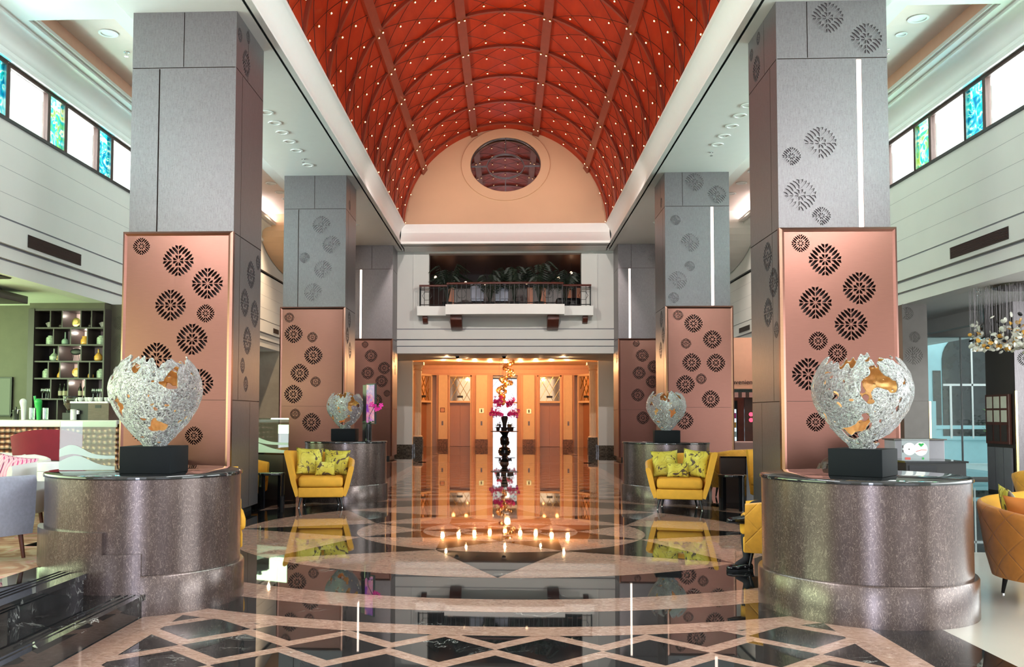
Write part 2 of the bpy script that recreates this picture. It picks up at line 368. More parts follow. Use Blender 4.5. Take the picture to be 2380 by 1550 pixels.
m_bottle = flat('dark_bottle', (0.012, 0.014, 0.010), 0.1, coat=0.4); m_label = flat('cream_label', (0.65, 0.58, 0.42), 0.6)
m_cup = flat('white_china', (0.85, 0.85, 0.84), 0.2); m_tapg = flat('green_tap', (0.02, 0.42, 0.08), 0.3); m_beans = flat('coffee_beans', (0.10, 0.04, 0.02), 0.5, var=0.5, scale=60)
m_wood = brushed('wood_grain', (0.12, 0.075, 0.055), 0.4, 0.0, (2, 2, 30), 0.1, 0.35)
m_stone = flat('brown_marble', (0.17, 0.085, 0.045), 0.4, var=0.7, scale=14); m_dstone = flat('dark_marble_base', (0.10, 0.085, 0.07), 0.12, var=0.7, scale=18)
m_lift = brushed('bronze_lift_door', (0.42, 0.20, 0.12), 0.35, 0.35, (40, 40, 1), 0.03, 0.05)
m_aglass = glass('amber_crystal', (1.0, 0.72, 0.40), 0.25, 0.05); m_wglass = flat('pearl_petal', (0.85, 0.83, 0.72), 0.2, coat=0.5)
m_sky = flat('pale_blue_facade', (0.40, 0.70, 0.76), 0.6, var=0.04); m_dglass = flat('dark_window', (0.012, 0.02, 0.02), 0.05, var=0.5)
m_paper = flat('paper', (0.80, 0.76, 0.66), 0.6); m_ink = flat('ink', (0.04, 0.02, 0.02), 0.6); m_rose = flat('dusty_pink_leather', (0.52, 0.27, 0.25), 0.5)
m_brass = flat('brass_edge', (0.75, 0.55, 0.22), 0.25, 1.0); m_greyd = flat('grey_panel_and_shadow_line', (0.22, 0.21, 0.24), 0.4)
m_ceil_greencast = flat('soffit_greencast', (0.78, 0.80, 0.70), 0.6, var=0.02); m_greymetal = flat('pier_metal', (0.105, 0.092, 0.085), 0.4, 0.5)  # ceiling paint carries the green cast of the garden daylight in its colour
# ================================================================== STRUCTURE
# ---- floor: inlaid marble, every inlay a thin layer of one floor mesh
def clip(poly, a, b, c):                     # keep a*x+b*y<=c
    out = []
    for i in range(len(poly)):
        p, q = poly[i], poly[(i+1) % len(poly)]
        dp, dq = a*p[0]+b*p[1]-c, a*q[0]+b*q[1]-c
        if dp <= 0: out.append(p)
        if dp*dq < 0:
            t = dp/(dp-dq); out.append((p[0]+t*(q[0]-p[0]), p[1]+t*(q[1]-p[1])))
    return out
def clipbox(p, x0, x1, y0, y1):
    for a, b, c in ((1, 0, x1), (-1, 0, -x0), (0, 1, y1), (0, -1, -y0)):
        if len(p) > 2: p = clip(p, a, b, c)
    return p
LY = 0.0005; CX, CY = -0.022, 11.87
f = MB(); f.box(-12.9, 13.4, -6, 44.6, -0.3, 0.0, 0)
def lay(p, k, mi): 
    if len(p) > 2: f.poly(p, LY*k, mi)
def rect(x0, x1, y0, y1): return [(x0, y0), (x1, y0), (x1, y1), (x0, y1)]
lay(rect(3.13, 12.5, -6, 10.4), 1, 2); lay(rect(-2.63, 2.63, -6, 28.6), 1, 1)
for r in range(-20, 52):
    y = 5.905+0.46*r
    for k in range(-5, 6):
        x = k*0.685-0.01+(0.3425 if r % 2 == 0 else 0)
        lay(clipbox([(x+0.335, y), (x, y+0.315), (x-0.335, y), (x, y-0.315)], -2.36, 2.36, -5, 28.3), 2, 0)
def disc(R, k, mi, n=128, yc=CY):
    lay(clipbox([(CX+R*math.cos(2*PI*i/n), yc+R*math.sin(2*PI*i/n)) for i in range(n)], -3.8, 3.8, 0, 40), k, mi)
def star(R, r, off, k, mi=0):
    pts = []
    for i in range(16):
        a = math.radians(off+22.5*i); q = R if i % 2 == 0 else r
        pts.append((CX+q*math.sin(a), CY-q*math.cos(a)))
    # star = centre fan, keeps every face convex
    for i in range(0, 16, 2):
        lay([(CX, CY), pts[i-1], pts[i], pts[(i+1) % 16]], k, mi)
disc(5.604, 3, 1); disc(5.34, 4, 0); disc(4.86, 5, 1); disc(4.383, 6, 0); disc(3.403, 7, 1)
star(3.403, 1.842, 0, 8); disc(1.842, 9, 1); star(1.842, 0.997, 22.5, 10); disc(0.997, 11, 1); star(0.997, 0.54, 0, 12); disc(0.54, 13, 1); star(0.54, 0.29, 22.5, 14)
lay(rect(-3.7, 3.7, 28.7, 29.25), 3, 1); lay(rect(-3.7, 3.7, 34.4, 34.7), 3, 1)
for s in (-1, 1): lay(rect(min(s*2.5, s*2.75), max(s*2.5, s*2.75), 17.6, 37), 3, 1)
struct(f.build('floor', [m_bm, m_pm, m_tile]))
# raised floor of the left aisle, its steps and carpet
f = MB(); f.box(-12.9, -3.06, -6, 6.9, 0, 0.32, 0); f.box(-12.9, -4.25, 6.9, 18.2, 0, 0.32, 0); f.box(-3.12, -3.035, -6, 6.95, 0.285, 0.325, 0)
f.box(-12.9, -3.56, -6, 8.0, 0.3, 0.3205, 1); f.box(-12.9, -4.27, 8.0, 14.4, 0.3, 0.3205, 1)
for i in range(3): f.box(-3.2-0.05*i, -3.18-0.05*i, -6, 6.9, 0.3, 0.326, 0)
struct(f.build('floor', [m_bm, m_carpet]))
f = MB(); f.box(-3.06, -2.64, -6, 6.95, 0, 0.155, 0); f.box(-3.06, -2.615, -6, 6.97, 0.125, 0.165, 0)
for i in range(3): f.box(-2.70-0.05*i, -2.68-0.05*i, -6, 6.9, 0.15, 0.17, 0)
struct(f.build('stair_step', m_bm))

# ---- side walls with clerestory windows, stepped fascia and cornice
def side_wall(s):
    x = lambda d: s*(7.85+d)
    def strip(mb, d0, d1, y0, y1, z0, z1, mi=0):
        a, b = sorted((x(d0), x(d1))); mb.box(a, b, y0, y1, z0, z1, mi)
    w = MB(); strip(w, 0, 0.4, -6, 32.4, 4.60, 6.16); strip(w, 0.02, 0.4, -6, 32.4, 4.56, 4.60, 1)
    for i in range(3): strip(w, -0.002, 0.1, -6, 32.4, 4.98+0.4*i, 4.984+0.4*i, 1)
    strip(w, -0.03, 0.4, -6, 32.4, 4.18, 4.56); strip(w, 0.04, 0.4, -6, 32.4, 4.14, 4.18, 1)  # grey strips between the bands paint their groove shadows
    strip(w, 0.02, 0.4, -6, 32.4, 3.96, 4.14); strip(w, 0.07, 0.4, -6, 32.4, 3.93, 3.96, 1); strip(w, 0.06, 0.4, -6, 32.4, 3.72, 3.93)
    strip(w, 0, 0.4, -6, 32.4, 7.10, 8.0); strip(w, 0, 0.4, 22.0, 32.4, 6.1, 7.2)
    struct(w.build('wall_left' if s < 0 else 'wall_right', [m_white, m_greyd]))
    c = MB(); P = [(x(0.02), 7.10), (x(-0.06), 7.10), (x(-0.08), 7.16), (x(-0.05), 7.19), (x(-0.05), 7.24)]
    for i in range(7):
        a = i/6*PI/2; P.append((x(-0.07-0.28*(1-math.cos(a))), 7.26+0.24*math.sin(a)))
    P += [(x(-0.40), 7.50), (x(-0.40), 7.58), (x(0.02), 7.58)]
    c.ext_y(P, -6, 32.4); struct(c.build('trim_1' if s < 0 else 'trim_2', m_trimw, smooth=True))
    # window strip: clear 1.32 m, stained 0.60 m
    fr0 = 13.9 if s < 0 else 13.19
    k = 0; n = 0
    sy = 13.3 if s < 0 else 15.06
    y = sy-1.916*5
    while y < 21.5:
        for (a, b, kind) in ((y, y+0.60 if s < 0 else y+0.64, 's'), (y+0.62, y+1.916, 'c')):
            if b > 22.2: continue
            n += 1
            fm = MB()
            for (p, q, z0, z1) in ((a, b, 6.16, 6.22), (a, b, 7.04, 7.10), (a, a+0.05, 6.22, 7.04), (b-0.05, b, 6.22, 7.04)):
                strip(fm, 0.03, 0.12, p, q, z0, z1)
            o = struct(fm.build('window_%d' % (n + (0 if s < 0 else 40)), m_bronze))
            pm = MB(); strip(pm, 0.07, 0.08, a+0.05, b-0.05, 6.22, 7.04)
            pm.build('pane', m_pane if kind == 'c' else (m_st1 if (n//2) % 2 else m_st2), o)
        y += 1.916
    sl = MB(); strip(sl, -0.04, 0.1, -6, 32.4, 6.13, 6.17); struct(sl.build('trim_3' if s < 0 else 'trim_4', m_black))
m_st1 = stained('stained_glass_teal', 3.1, ((0.0, 0.55, 0.60), (0.10, 0.80, 0.78), (0.20, 0.75, 0.80), (0.0, 0.45, 0.62)))
m_st2 = stained('stained_glass_green', 7.7, ((0.45, 0.75, 0.15), (0.65, 0.90, 0.55), (0.05, 0.70, 0.78), (0.50, 0.80, 0.35)))
for s in (-1, 1): side_wall(s)
# ---- ceilings
def ceil_aisle(s):
    X = lambda a, b: sorted((s*a, s*b))
    c = MB()
    c.box(*X(5.50, 7.85), -6, 13.4, 7.55, 7.72, 0); c.box(*X(5.50, 5.95), 13.4, 32.4, 7.55, 7.72, 0); c.box(*X(7.30, 7.85), 13.4, 32.4, 7.55, 7.64, 0)
    c.box(*X(7.24, 7.34), 13.4, 26, 7.60, 7.66, 0); c.box(*X(7.27, 7.32), 13.4, 26, 7.66, 7.9, 2)
    c.box(*X(5.50, 7.85), 13.3, 32.4, 7.90, 8.0, 1)
    struct(c.build('ceiling', [m_white, m_pinkp, m_peach2]))
    c = MB(); c.box(*X(8.252, 13.2), -6, 18.6, 3.72, 4.0, 0); c.box(*X(8.252, 13.2), 18.6, 32.4, 3.72, 4.0, 0)
    if s > 0: c.box(8.4, 12.8, 22.3, 22.6, 3.42, 3.72, 0); c.box(9.75, 9.95, 19.4, 22.4, 3.42, 3.72, 0)
    struct(c.build('ceiling', m_ceil_greencast if s < 0 else m_white))
    # aisle end: wall with a big cove
    e = MB(); P = [(32.4, 7.0)]
    e.box(*X(5.3, 7.85), 32.4, 32.7, 3.72, 7.9, 0)
    cv = [(32.38,6.45)]+[(32.38-3.9*math.sin(a), 6.45+1.1*(1-math.cos(a))) for a in [i/10*PI/2 for i in range(1, 11)]]+[(28.45, 7.9), (32.4, 7.9)]
    e.ext_x(cv, *X(5.5, 7.83), 0)
    struct(e.build('wall_end', [m_white if s > 0 else m_cream]))
for s in (-1, 1): ceil_aisle(s)
# beams over the columns with the moulded cornice of the vault
def beam(s):
    X = lambda a: s*a
    b = MB(); a, c = sorted((3.66*s, 5.52*s)); b.box(a, c, -6, 32.4, 7.375, 8.3, 0)
    P = [(3.70, 7.375), (3.56, 7.375), (3.56, 7.42), (3.585, 7.425), (3.585, 7.46)]
    for i in range(9):
        t = i/8; P.append((3.585+0.10*math.sin(t*PI)-0.07*t, 7.46+0.60*t))
    P += [(3.50, 8.07), (3.47, 8.09), (3.47, 8.14), (3.66, 8.14), (3.70, 8.0)]
    b.ext_y([(X(p), q) for p, q in P], -6, 31.0 if False else 32.0, 0)
    struct(b.build('ceiling', m_trimw, smooth=True))
for s in (-1, 1): beam(s)
b = MB(); b.box(-3.6, 3.6, 31.2, 32.6, 7.375, 8.1, 0)
P = [(31.3, 7.375), (30.86, 7.375), (30.86, 7.42), (30.89, 7.425), (30.89, 7.46)]+[(30.89+0.10*math.sin(i/8*PI)+0.35*i/8, 7.46+0.58*i/8) for i in range(9)]+[(31.22, 8.08), (31.22, 8.13), (31.5, 8.13)]
b.ext_x(P, -3.6, 3.6, 0); struct(b.build('ceiling', m_trimw, smooth=True))
b = MB(); b.box(-3.7, 3.7, -6, 5.2, 8.1, 8.3, 0); struct(b.build('ceiling', m_white))
# ---- red barrel vault
VR, VZ, Y0, Y1 = 3.60, 8.10, 5.0, 32.0
def vp(a, y, r=VR): return (r*math.sin(a), y, VZ+r*math.cos(a))
v = MB(); n = 40; m = 28
vs = [vp(-PI/2+PI*i/n, Y0+(Y1-Y0)*j/m) for j in range(m+1) for i in range(n+1)]
v.add(vs, [(j*(n+1)+i, j*(n+1)+i+1, (j+1)*(n+1)+i+1, (j+1)*(n+1)+i) for j in range(m) for i in range(n)])
vault = struct(v.build('ceiling', m_vault, smooth=True)); 
A = math.radians(18); PER = 2.2; YA = [31.2-PER*k for k in range(0, 12)]
def arc_strip(mb, a0, a1, y, wy, r0, r1, n=10):
    P = []
    for i in range(n+1):
        a = a0+(a1-a0)*i/n; P.append(a)
    for i in range(n):
        p, q = P[i], P[i+1]
        vs = [vp(p, y-wy, r0), vp(p, y+wy, r0), vp(q, y+wy, r0), vp(q, y-wy, r0), vp(p, y-wy, r1), vp(p, y+wy, r1), vp(q, y+wy, r1), vp(q, y-wy, r1)]
        mb.add(vs, [(0, 3, 2, 1), (4, 5, 6, 7), (0, 1, 5, 4), (2, 3, 7, 6), (0, 4, 7, 3), (1, 2, 6, 5)])
for a in (-3*A, -A, A, 3*A):
    r = MB(); hw = 0.075
    vs = [vp(a+q/VR, y, rr) for y in (Y0, Y1) for rr in (VR-0.10, VR+0.01) for q in (-hw*1.6, hw*1.6)]
    r.add(vs, [(0, 1, 3, 2), (4, 6, 7, 5), (0, 4, 5, 1), (2, 3, 7, 6), (0, 2, 6, 4), (1, 5, 7, 3)])
    r.build('rib', m_rib, vault)
for y in YA:
    r = MB(); arc_strip(r, -PI/2, PI/2, y, 0.05, VR-0.07, VR+0.01, 50); r.build('arch', m_rib, vault)
cb = MB()
for k in range(5):
    ac = (k-2)*2*A
    for y in YA:
        for (u0, t0, u1, t1) in ((-1, 0, 0, .5), (0, .5, 1, 1), (1, 0, 0, .5), (0, .5, -1, 1), (0, 0, 1, .5), (1, .5, 0, 1), (0, 0, -1, .5), (-1, .5, 0, 1)):
            pts = [vp(ac+A*0.93*(u0+(u1-u0)*q/4), y-PER*(t0+(t1-t0)*q/4), VR-0.045) for q in range(5)]
            cb.tube(pts, 0.007, 4, cap=False)
cb.build('cable_lattice', m_cable, vault)
# tympanum with the oculus
bz = 8.10; R = 3.62
out = [(R*math.cos(PI*i/48), bz+R*math.sin(PI*i/48)) for i in range(49)]
hol = [(0.02+1.26*math.cos(2*PI*i/48), 10.41+1.03*math.sin(2*PI*i/48)) for i in range(48)]
vts = [Vector(p) for p in out+hol]
res = delaunay_2d_cdt(vts, [], [list(range(49)), list(range(49, 97))], 1, 1e-5)
t = MB(); keep = [fc for fc, ids in zip(res[2], res[5]) if 1 not in ids]
t.add([(p[0], 32.0, p[1]) for p in res[0]], [tuple(q) for q in keep])
t.add([(p[0], 32.0, p[1]) for p in hol]+[(p[0], 32.25, p[1]) for p in hol], [(i, (i+1) % 48, 48+(i+1) % 48, 48+i) for i in range(48)])
ty = struct(t.build('wall_end', m_cream))
oc = MB()
def ering(mb, rx, rz, w, y0, y1, n=48, cz=10.41):
    o = [(0.02+(rx)*math.cos(2*PI*i/n), cz+(rz)*math.sin(2*PI*i/n)) for i in range(n)]; q = [(0.02+(rx-w)*math.cos(2*PI*i/n), cz+(rz-w)*math.sin(2*PI*i/n)) for i in range(n)]
    vs = [(p[0], y, p[1]) for y in (y0, y1) for p in o]+[(p[0], y, p[1]) for y in (y0, y1) for p in q]
    fs = []
    for i in range(n):
        j = (i+1) % n; fs += [(i, j, 2*n+j, 2*n+i), (i, n+i, n+j, j), (2*n+i, 2*n+j, 3*n+j, 3*n+i), (n+i, 3*n+i, 3*n+j, n+j)]
    mb.add(vs, fs)
ering(oc, 1.58, 1.30, 0.33, 31.93, 32.01)
ocw = struct(oc.build('window_91', m_cream, smooth=True, bevel=0.02))
g = MB(); g.add([(p[0], 32.2, p[1]) for p in hol], [tuple(range(48))]); g.build('pane', m_dmirror, ocw)
g = MB(); ering(g, 1.27, 1.04, 0.04, 32.1, 32.19); ering(g, 0.68, 0.45, 0.035, 32.12, 32.19)
for x0, x1, z0, z1 in ((-1.24, -0.64, 10.395, 10.425), (0.68, 1.27, 10.395, 10.425), (0.0, 0.04, 10.86, 11.43), (0.0, 0.04, 9.38, 9.96)): g.box(x0, x1, 32.13, 32.19, z0, z1)
g.build('glazing_bar', m_shaft, ocw, smooth=True)
# ---- end facade with the balcony opening
w = MB(); F = 32.4
w.box(-5.6, -2.73, F, F+0.4, 4.60, 7.4); w.box(2.73, 5.6, F, F+0.4, 4.60, 7.4); w.box(-2.73, 2.73, F, F+0.4, 4.60, 5.36); w.box(-2.73, 2.73, F, F+0.4, 7.31, 7.4)
w.box(-5.6, 5.6, F+0.02, F+0.4, 4.56, 4.60, 1); w.box(-5.6, 5.6, F-0.03, F+0.4, 4.22, 4.56); w.box(-5.6, 5.6, F+0.04, F+0.4, 4.18, 4.22, 1)  # grey strips put the shadow lines between bands into colour
w.box(-5.6, 5.6, F+0.01, F+0.4, 3.98, 4.18); w.box(-5.6, 5.6, F+0.06, F+0.4, 3.95, 3.98, 1); w.box(-5.6, 5.6, F+0.04, F+0.4, 3.71, 3.95)
w.box(-3.30, -3.27, F-0.03, F, 4.6, 7.37); w.box(3.27, 3.30, F-0.03, F, 4.6, 7.37)
struct(w.build('wall_end', [m_white, m_greyd]))
# dim lounge behind the balcony
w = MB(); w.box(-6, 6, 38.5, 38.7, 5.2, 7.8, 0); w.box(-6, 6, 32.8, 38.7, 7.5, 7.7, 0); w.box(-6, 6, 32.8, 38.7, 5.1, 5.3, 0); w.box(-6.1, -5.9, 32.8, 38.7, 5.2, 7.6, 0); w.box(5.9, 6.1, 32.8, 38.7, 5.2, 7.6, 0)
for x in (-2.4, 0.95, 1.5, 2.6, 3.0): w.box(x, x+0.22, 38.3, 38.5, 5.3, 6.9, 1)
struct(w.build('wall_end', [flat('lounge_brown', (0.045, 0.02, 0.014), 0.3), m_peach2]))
for x, z in ((-2.6, 5.6), (1.2, 5.6), (2.9, 5.7), (-1.0, 5.6)): point('lounge_lamp', (x, 37.9, z), 9, (1, 0.42, 0.2), 0.05)
# ---- elevator lobby
w = MB()
w.box(-6, 6, 32.8, 34.9, 3.70, 3.9, 0)
for i in range(24):
    a, c = -4.3+8.6*i/24, -4.3+8.6*(i+1)/24; g = lambda q: 36.9-2.0*math.sin(PI*(q+4.3)/8.6)
    w.prism([(a, 34.8), (c, 34.8), (c, g(c)), (a, g(a))], 3.70, 3.9, 0)
w.box(-6, -4.3, 34.8, 45, 3.7, 3.9, 0); w.box(4.3, 6, 34.8, 45, 3.7, 3.9, 0); w.box(-4.5, 4.5, 34.8, 45, 3.9, 4.0, 1)
struct(w.build('ceiling', [m_white, m_peach]))
w = MB()
for s in (-1, 1):
    a, b = sorted((s*3.78, s*6)); w.box(a, b, 37.0, 37.4, 0.30, 3.72, 0); w.box(a-0.0, b, 36.96, 37.4, 0.0, 0.30, 1)
    a, b = sorted((s*5.6, s*5.8)); w.box(a, b, 27.3, 37.2, 0, 3.72, 0)
    a, b = sorted((s*4.3, s*4.5)); w.box(a, b, 37.4, 43.6, 0, 3.9, 2)
struct(w.build('wall_end', [m_white, m_dstone, m_peach]))
# lobby back wall, three bays
w = MB(); YB = 43.6
w.box(-4.5, 4.5, YB+0.55, YB+0.75, 0, 3.9, 0)
for (x0, x1) in ((-3.30, -2.68), (-1.66, -0.60), (0.60, 1.66), (2.68, 3.30)): w.box(x0, x1, YB-0.02, YB+0.6, 0, 3.9, 0)
for s in (-1, 1):
    a, b = sorted((s*3.3, s*4.5)); w.box(a, b, YB+0.1, YB+0.6, 3.42, 3.9, 0)
w.box(-4.4, 4.4, YB-0.06, YB+0.6, 3.42, 3.9, 0)
lw = struct(w.build('wall_end', [m_rec]))
w = MB()
for x in (-2.72, -1.60, -1.50, -.72, -.64, .61, .69, 1.48, 1.58, 2.69): w.box(x, x+.035, YB-.06, YB-.02, 0, 3.42)
w.box(-4.4, 4.4, YB-.10, YB-.06, 3.46, 3.52); w.box(-4.4, 4.4, YB-.12, YB-.06, 3.70, 3.78)
w.build('moulding', m_peach2, lw)
for i, (x0, x1) in enumerate(((-3.20, -2.78), (-1.40, -0.86), (0.86, 1.40), (2.78, 3.20))):
    w = MB(); w.box(x0, x1, YB-0.12, YB, 0.36, 3.42, 0)
    for q in (x0+.02, x1-.05): w.box(q, q+.03, YB-.135, YB-.12, .36, 3.42)
    o = w.build('pilaster', [m_pil], lw); w = MB(); w.box(x0-0.03, x1+0.03, YB-0.16, YB, 0.0, 0.36, 0); w.build('pilaster_base', m_stone, o)
# ================================================================== COLUMNS
def rosette(cx, cy, R):
    out = []
    w = 0.080*R
    def petal(u0, u1, v, th):
        c, s_ = math.cos(th), math.sin(th)
        tp = min(2.1*w, (u1-u0)*.45); L = [(u0, v), (u0+tp, v-w), (u1-tp, v-w), (u1, v), (u1-tp, v+w), (u0+tp, v+w)]
        return [(cx+u*c-q*s_, cy+u*s_+q*c) for u, q in L]
    def arm(a, u1, sg, th):          # arm of a chevron, its inner end cut along the axis
        c, s_ = math.cos(th), math.sin(th); g = 0.035*R; tp = min(2.1*w, (u1-a)*.45)
        L = [(a-w+g, a-w), (u1-tp, a-w), (u1, a), (u1-tp, a+w), (a+w+g, a+w)]
        return [(cx+u*c-sg*q*s_, cy+u*s_+sg*q*c) for u, q in L][::sg]
    for k in range(4):
        th = PI/4+k*PI/2
        for sg in (1, -1):
            out += [arm(0.11*R, 0.40*R, sg, th), petal(0.43*R, 1.0*R, sg*0.115*R, th), arm(0.335*R, 0.95*R, sg, th), arm(0.555*R, 0.86*R, sg, th)]
    return out
def cutface(mb, O, U, V, N, u0, u1, v0, v1, cuts, depth, mi=0, mb_=1, walls=True):
    """flat face with recessed cut-outs; cuts: (polygon, depth or None, material)"""
    O, U, V, N = map(Vector, (O, U, V, N))
    P = lambda u, v, d=0: O+U*u+V*v-N*d
    cuts = [c for c in cuts if all(u0+0.004 < p[0] < u1-0.004 and v0+0.004 < p[1] < v1-0.004 for p in c[0])]
    vts = [Vector((u0, v0)), Vector((u1, v0)), Vector((u1, v1)), Vector((u0, v1))]; fcs = [[0, 1, 2, 3]]
    for c, d, m in cuts:
        fcs.append(list(range(len(vts), len(vts)+len(c)))); vts += [Vector(p) for p in c]
    res = delaunay_2d_cdt(vts, [], fcs, 1, 1e-6)
    keep = [fc for fc, ids in zip(res[2], res[5]) if len(ids) == 1 and ids[0] == 0]
    mb.add([P(p[0], p[1]) for p in res[0]], [tuple(q) for q in keep], mi)
    for c, d, m in cuts:
        d = depth if d is None else d; n = len(c)
        mb.add([P(p[0], p[1], d) for p in c], [tuple(range(n))], m)
        mb.add([P(p[0], p[1]) for p in c]+[P(p[0], p[1], d) for p in c], [(i, (i+1) % n, n+(i+1) % n, n+i) for i in range(n)], m if m == mb_ else mi)
def rc(u0, u1, v0, v1): return [(u0, v0), (u1, v0), (u1, v1), (u0, v1)]
A_, W_, DEP, ZC, ZP = 3.87, 1.534, 1.47, 7.375, 4.124
PAT_R = [(4.14, 3.90, .125), (4.47, 3.67, .225), (4.93, 3.27, .225), (4.33, 3.07, .225), (4.81, 2.77, .225), (4.36, 2.54, .13), (4.62, 2.37, .13), (4.22, 2.08, .225), (4.70, 1.80, .22), (4.31, 1.42, .13), (4.95, 1.2, .2)]
PAT_R2 = [(4.15, 3.9, .125), (4.51, 3.7, .22), (4.95, 3.32, .22), (4.33, 3.22, .125), (4.46, 2.77, .22), (5.03, 2.76, .22), (4.31, 2.25, .22), (4.68, 2.38, .13), (4.28, 1.39, .21), (4.9, 1.9, .21)]
PAT_R3 = [(4.46, 3.95, .12), (4.66, 3.54, .22), (4.55, 2.95, .22), (5.05, 3.16, .22), (4.99, 2.65, .22), (4.5, 2.2, .22), (4.67, 1.43, .22)]
PAT_L = [(-5.18, 3.91, .125), (-4.64, 3.70, .225), (-4.21, 3.37, .225), (-4.74, 3.06, .225), (-4.23, 2.94, .13), (-4.42, 2.57, .225), (-4.93, 2.30, .225), (-4.3, 1.95, .2), (-4.37, 1.20, .13), (-5.1, 1.3, .2)]
PAT_L2 = [(-5.22, 3.86, .125), (-5.11, 3.46, .225), (-4.65, 3.38, .13), (-4.62, 2.94, .225), (-4.95, 2.51, .225), (-4.56, 2.30, .13), (-5.1, 2.0, .225), (-5.05, 1.52, .13), (-4.65, 1.32, .225)]
PAT_L3 = [(-4.80, 3.92, .12), (-4.59, 3.53, .22), (-4.70, 2.94, .22), (-4.13, 3.11, .22), (-4.22, 2.66, .215), (-4.03, 2.24, .12), (-4.41, 2.01, .22), (-4.9, 1.8, .22)]
SH_R = [(4.59, 7.13, .22), (5.12, 6.82, .22), (4.46, 5.34, .225), (4.06, 5.15, .13), (4.17, 4.60, .225), (4.46, 4.30, .13)]
SH_R2 = [(4.58, 7.13, .22), (5.11, 6.82, .22), (4.12, 6.21, .125), (4.46, 5.66, .22), (4.45, 5.09, .125), (4.16, 4.75, .22), (4.06, 4.33, .13)]
SH_R3 = [(4.59, 7.15, .21), (5.10, 6.85, .21)]
SH_L2 = [(-4.47, 6.15, .22), (-4.22, 5.66, .22), (-4.88, 5.34, .13), (-4.42, 5.05, .22), (-4.66, 4.49, .22)]
SD_R = [(13.72, 7.22, .1), (14.11, 7.12, .1), (13.84, 6.80, .2), (13.38, 3.83, .215), (13.1, 3.41, .215), (13.39, 3.01, .215), (12.99, 2.72, .12)]
SD_L = [(12.99, 7.09, .11), (13.41, 7.23, .1), (13.33, 6.80, .2), (13.74, 3.65, .215), (14.12, 3.90, .12), (13.43, 3.18, .215), (13.97, 3.07, .215), (13.59, 2.62, .215), (13.36, 2.23, .12), (13.54, 1.96, .12)]
SD_2 = [(22.4, 6.75, .13), (22.5, 3.88, .21), (22.25, 3.46, .21), (22.62, 3.12, .21)]
def column(s, y, pat, sh, sd, led, lit, upx, label, grp):
    xi = s*A_; xc = s*(A_+W_/2); x0, x1 = sorted((s*A_, s*(A_+W_))); yc = y+DEP/2
    t = thing('clad_column', label, 'column', (xc, yc, 0), 0, grp)
    M = MB()
    # front face (u = world x, v = world z); local frame keeps world axes
    O = (-xc, y-yc, 0)
    cuts = [(p, None, 1) for r in sh for p in rosette(*r)]
    cuts = [(p, 0.022, 0) for p, _, _ in cuts]
    cuts += [(rc(x0+0.01, x1-0.01, 6.540, 6.552), 0.02, 1), (rc(upx-0.006, upx+0.006, 6.56, ZC-0.01), 0.02, 1)]
    lw = 0.036 if lit else 0.009
    cuts += [(rc(led-lw, led+lw, ZP+0.01, 6.53), 0.03, 1)]
    cutface(M, O, (1, 0, 0), (0, 0, 1), (0, -1, 0), x0, x1, 0.10, ZC, cuts, 0.022)
    # inner side face (u = world y)
    cuts = [(p, 0.022, 0) for r in sd for p in rosette(*r)]
    cuts += [(rc(y+0.01, y+DEP-0.01, 6.540, 6.552), 0.02, 1), (rc(y+0.01, y+DEP-0.01, ZP-0.006, ZP+0.006), 0.02, 1), (rc(y+0.01, y+DEP-0.01, 1.700, 1.712), 0.02, 1),
             (rc(y+0.32, y+0.335, 1.72, ZP-0.01), 0.03, 1), (rc(y+0.32, y+0.335, ZP+0.01, 6.53), 0.03, 1), (rc(y+0.95, y+0.962, 0.12, 1.69), 0.03, 1), (rc(y+0.6, y+0.612, 6.56, ZC-0.01), 0.03, 1)]
    cutface(M, (s*A_-xc, -yc, 0), (0, 1, 0), (0, 0, 1), (-s, 0, 0), y, y+DEP, 0.10, ZC, cuts, 0.022)
    a0, a1, b0, b1 = x0-xc, x1-xc, y-yc, y+DEP-yc; xo = (a1 if s > 0 else a0)
    M.quad((xo, b0, .1), (xo, b1, .1), (xo, b1, ZC), (xo, b0, ZC)); M.quad((a0, b1, .1), (a1, b1, .1), (a1, b1, ZC), (a0, b1, ZC)); M.quad((a0, b0, .1), (a1, b0, .1), (a1, b1, .1), (a0, b1, .1))
    M.build('shaft', [m_shaft, m_cut], t)
    # copper panel
    M = MB(); p0, p1 = x0-0.02-(0.03 if s < 0 else 0), x1+0.02+(0.03 if s > 0 else 0); yp = y-0.09
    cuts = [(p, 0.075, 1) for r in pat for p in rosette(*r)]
    fr = 0.065
    cuts += [(rc(p0+fr+0.01, p1-fr-0.01, 1.7035, 1.7095), 0.004, 1)]
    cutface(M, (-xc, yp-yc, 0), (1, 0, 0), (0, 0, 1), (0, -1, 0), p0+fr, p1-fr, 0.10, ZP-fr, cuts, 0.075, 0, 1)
    q0, q1, r0, r1 = p0-xc, p1-xc, p0+fr-xc, p1-fr-xc; yf = yp-yc; yb = y-yc-0.002; ym = yf-0.018
    # mitred rim
    for L in (((q0, .1), (r0, .1), (r0, ZP-fr), (q0, ZP)), ((q0, ZP), (r0, ZP-fr), (r1, ZP-fr), (q1, ZP)), ((q1, ZP), (r1, ZP-fr), (r1, .1), (q1, .1))):
        mid = [((L[0][0]+L[1][0])/2, (L[0][1]+L[1][1])/2), ((L[3][0]+L[2][0])/2, (L[3][1]+L[2][1])/2)]
        M.quad((L[0][0], yf+0.01, L[0][1]), (mid[0][0], ym, mid[0][1]), (mid[1][0], ym, mid[1][1]), (L[3][0], yf+0.01, L[3][1]))
        M.quad((mid[0][0], ym, mid[0][1]), (L[1][0], yf, L[1][1]), (L[2][0], yf, L[2][1]), (mid[1][0], ym, mid[1][1]))
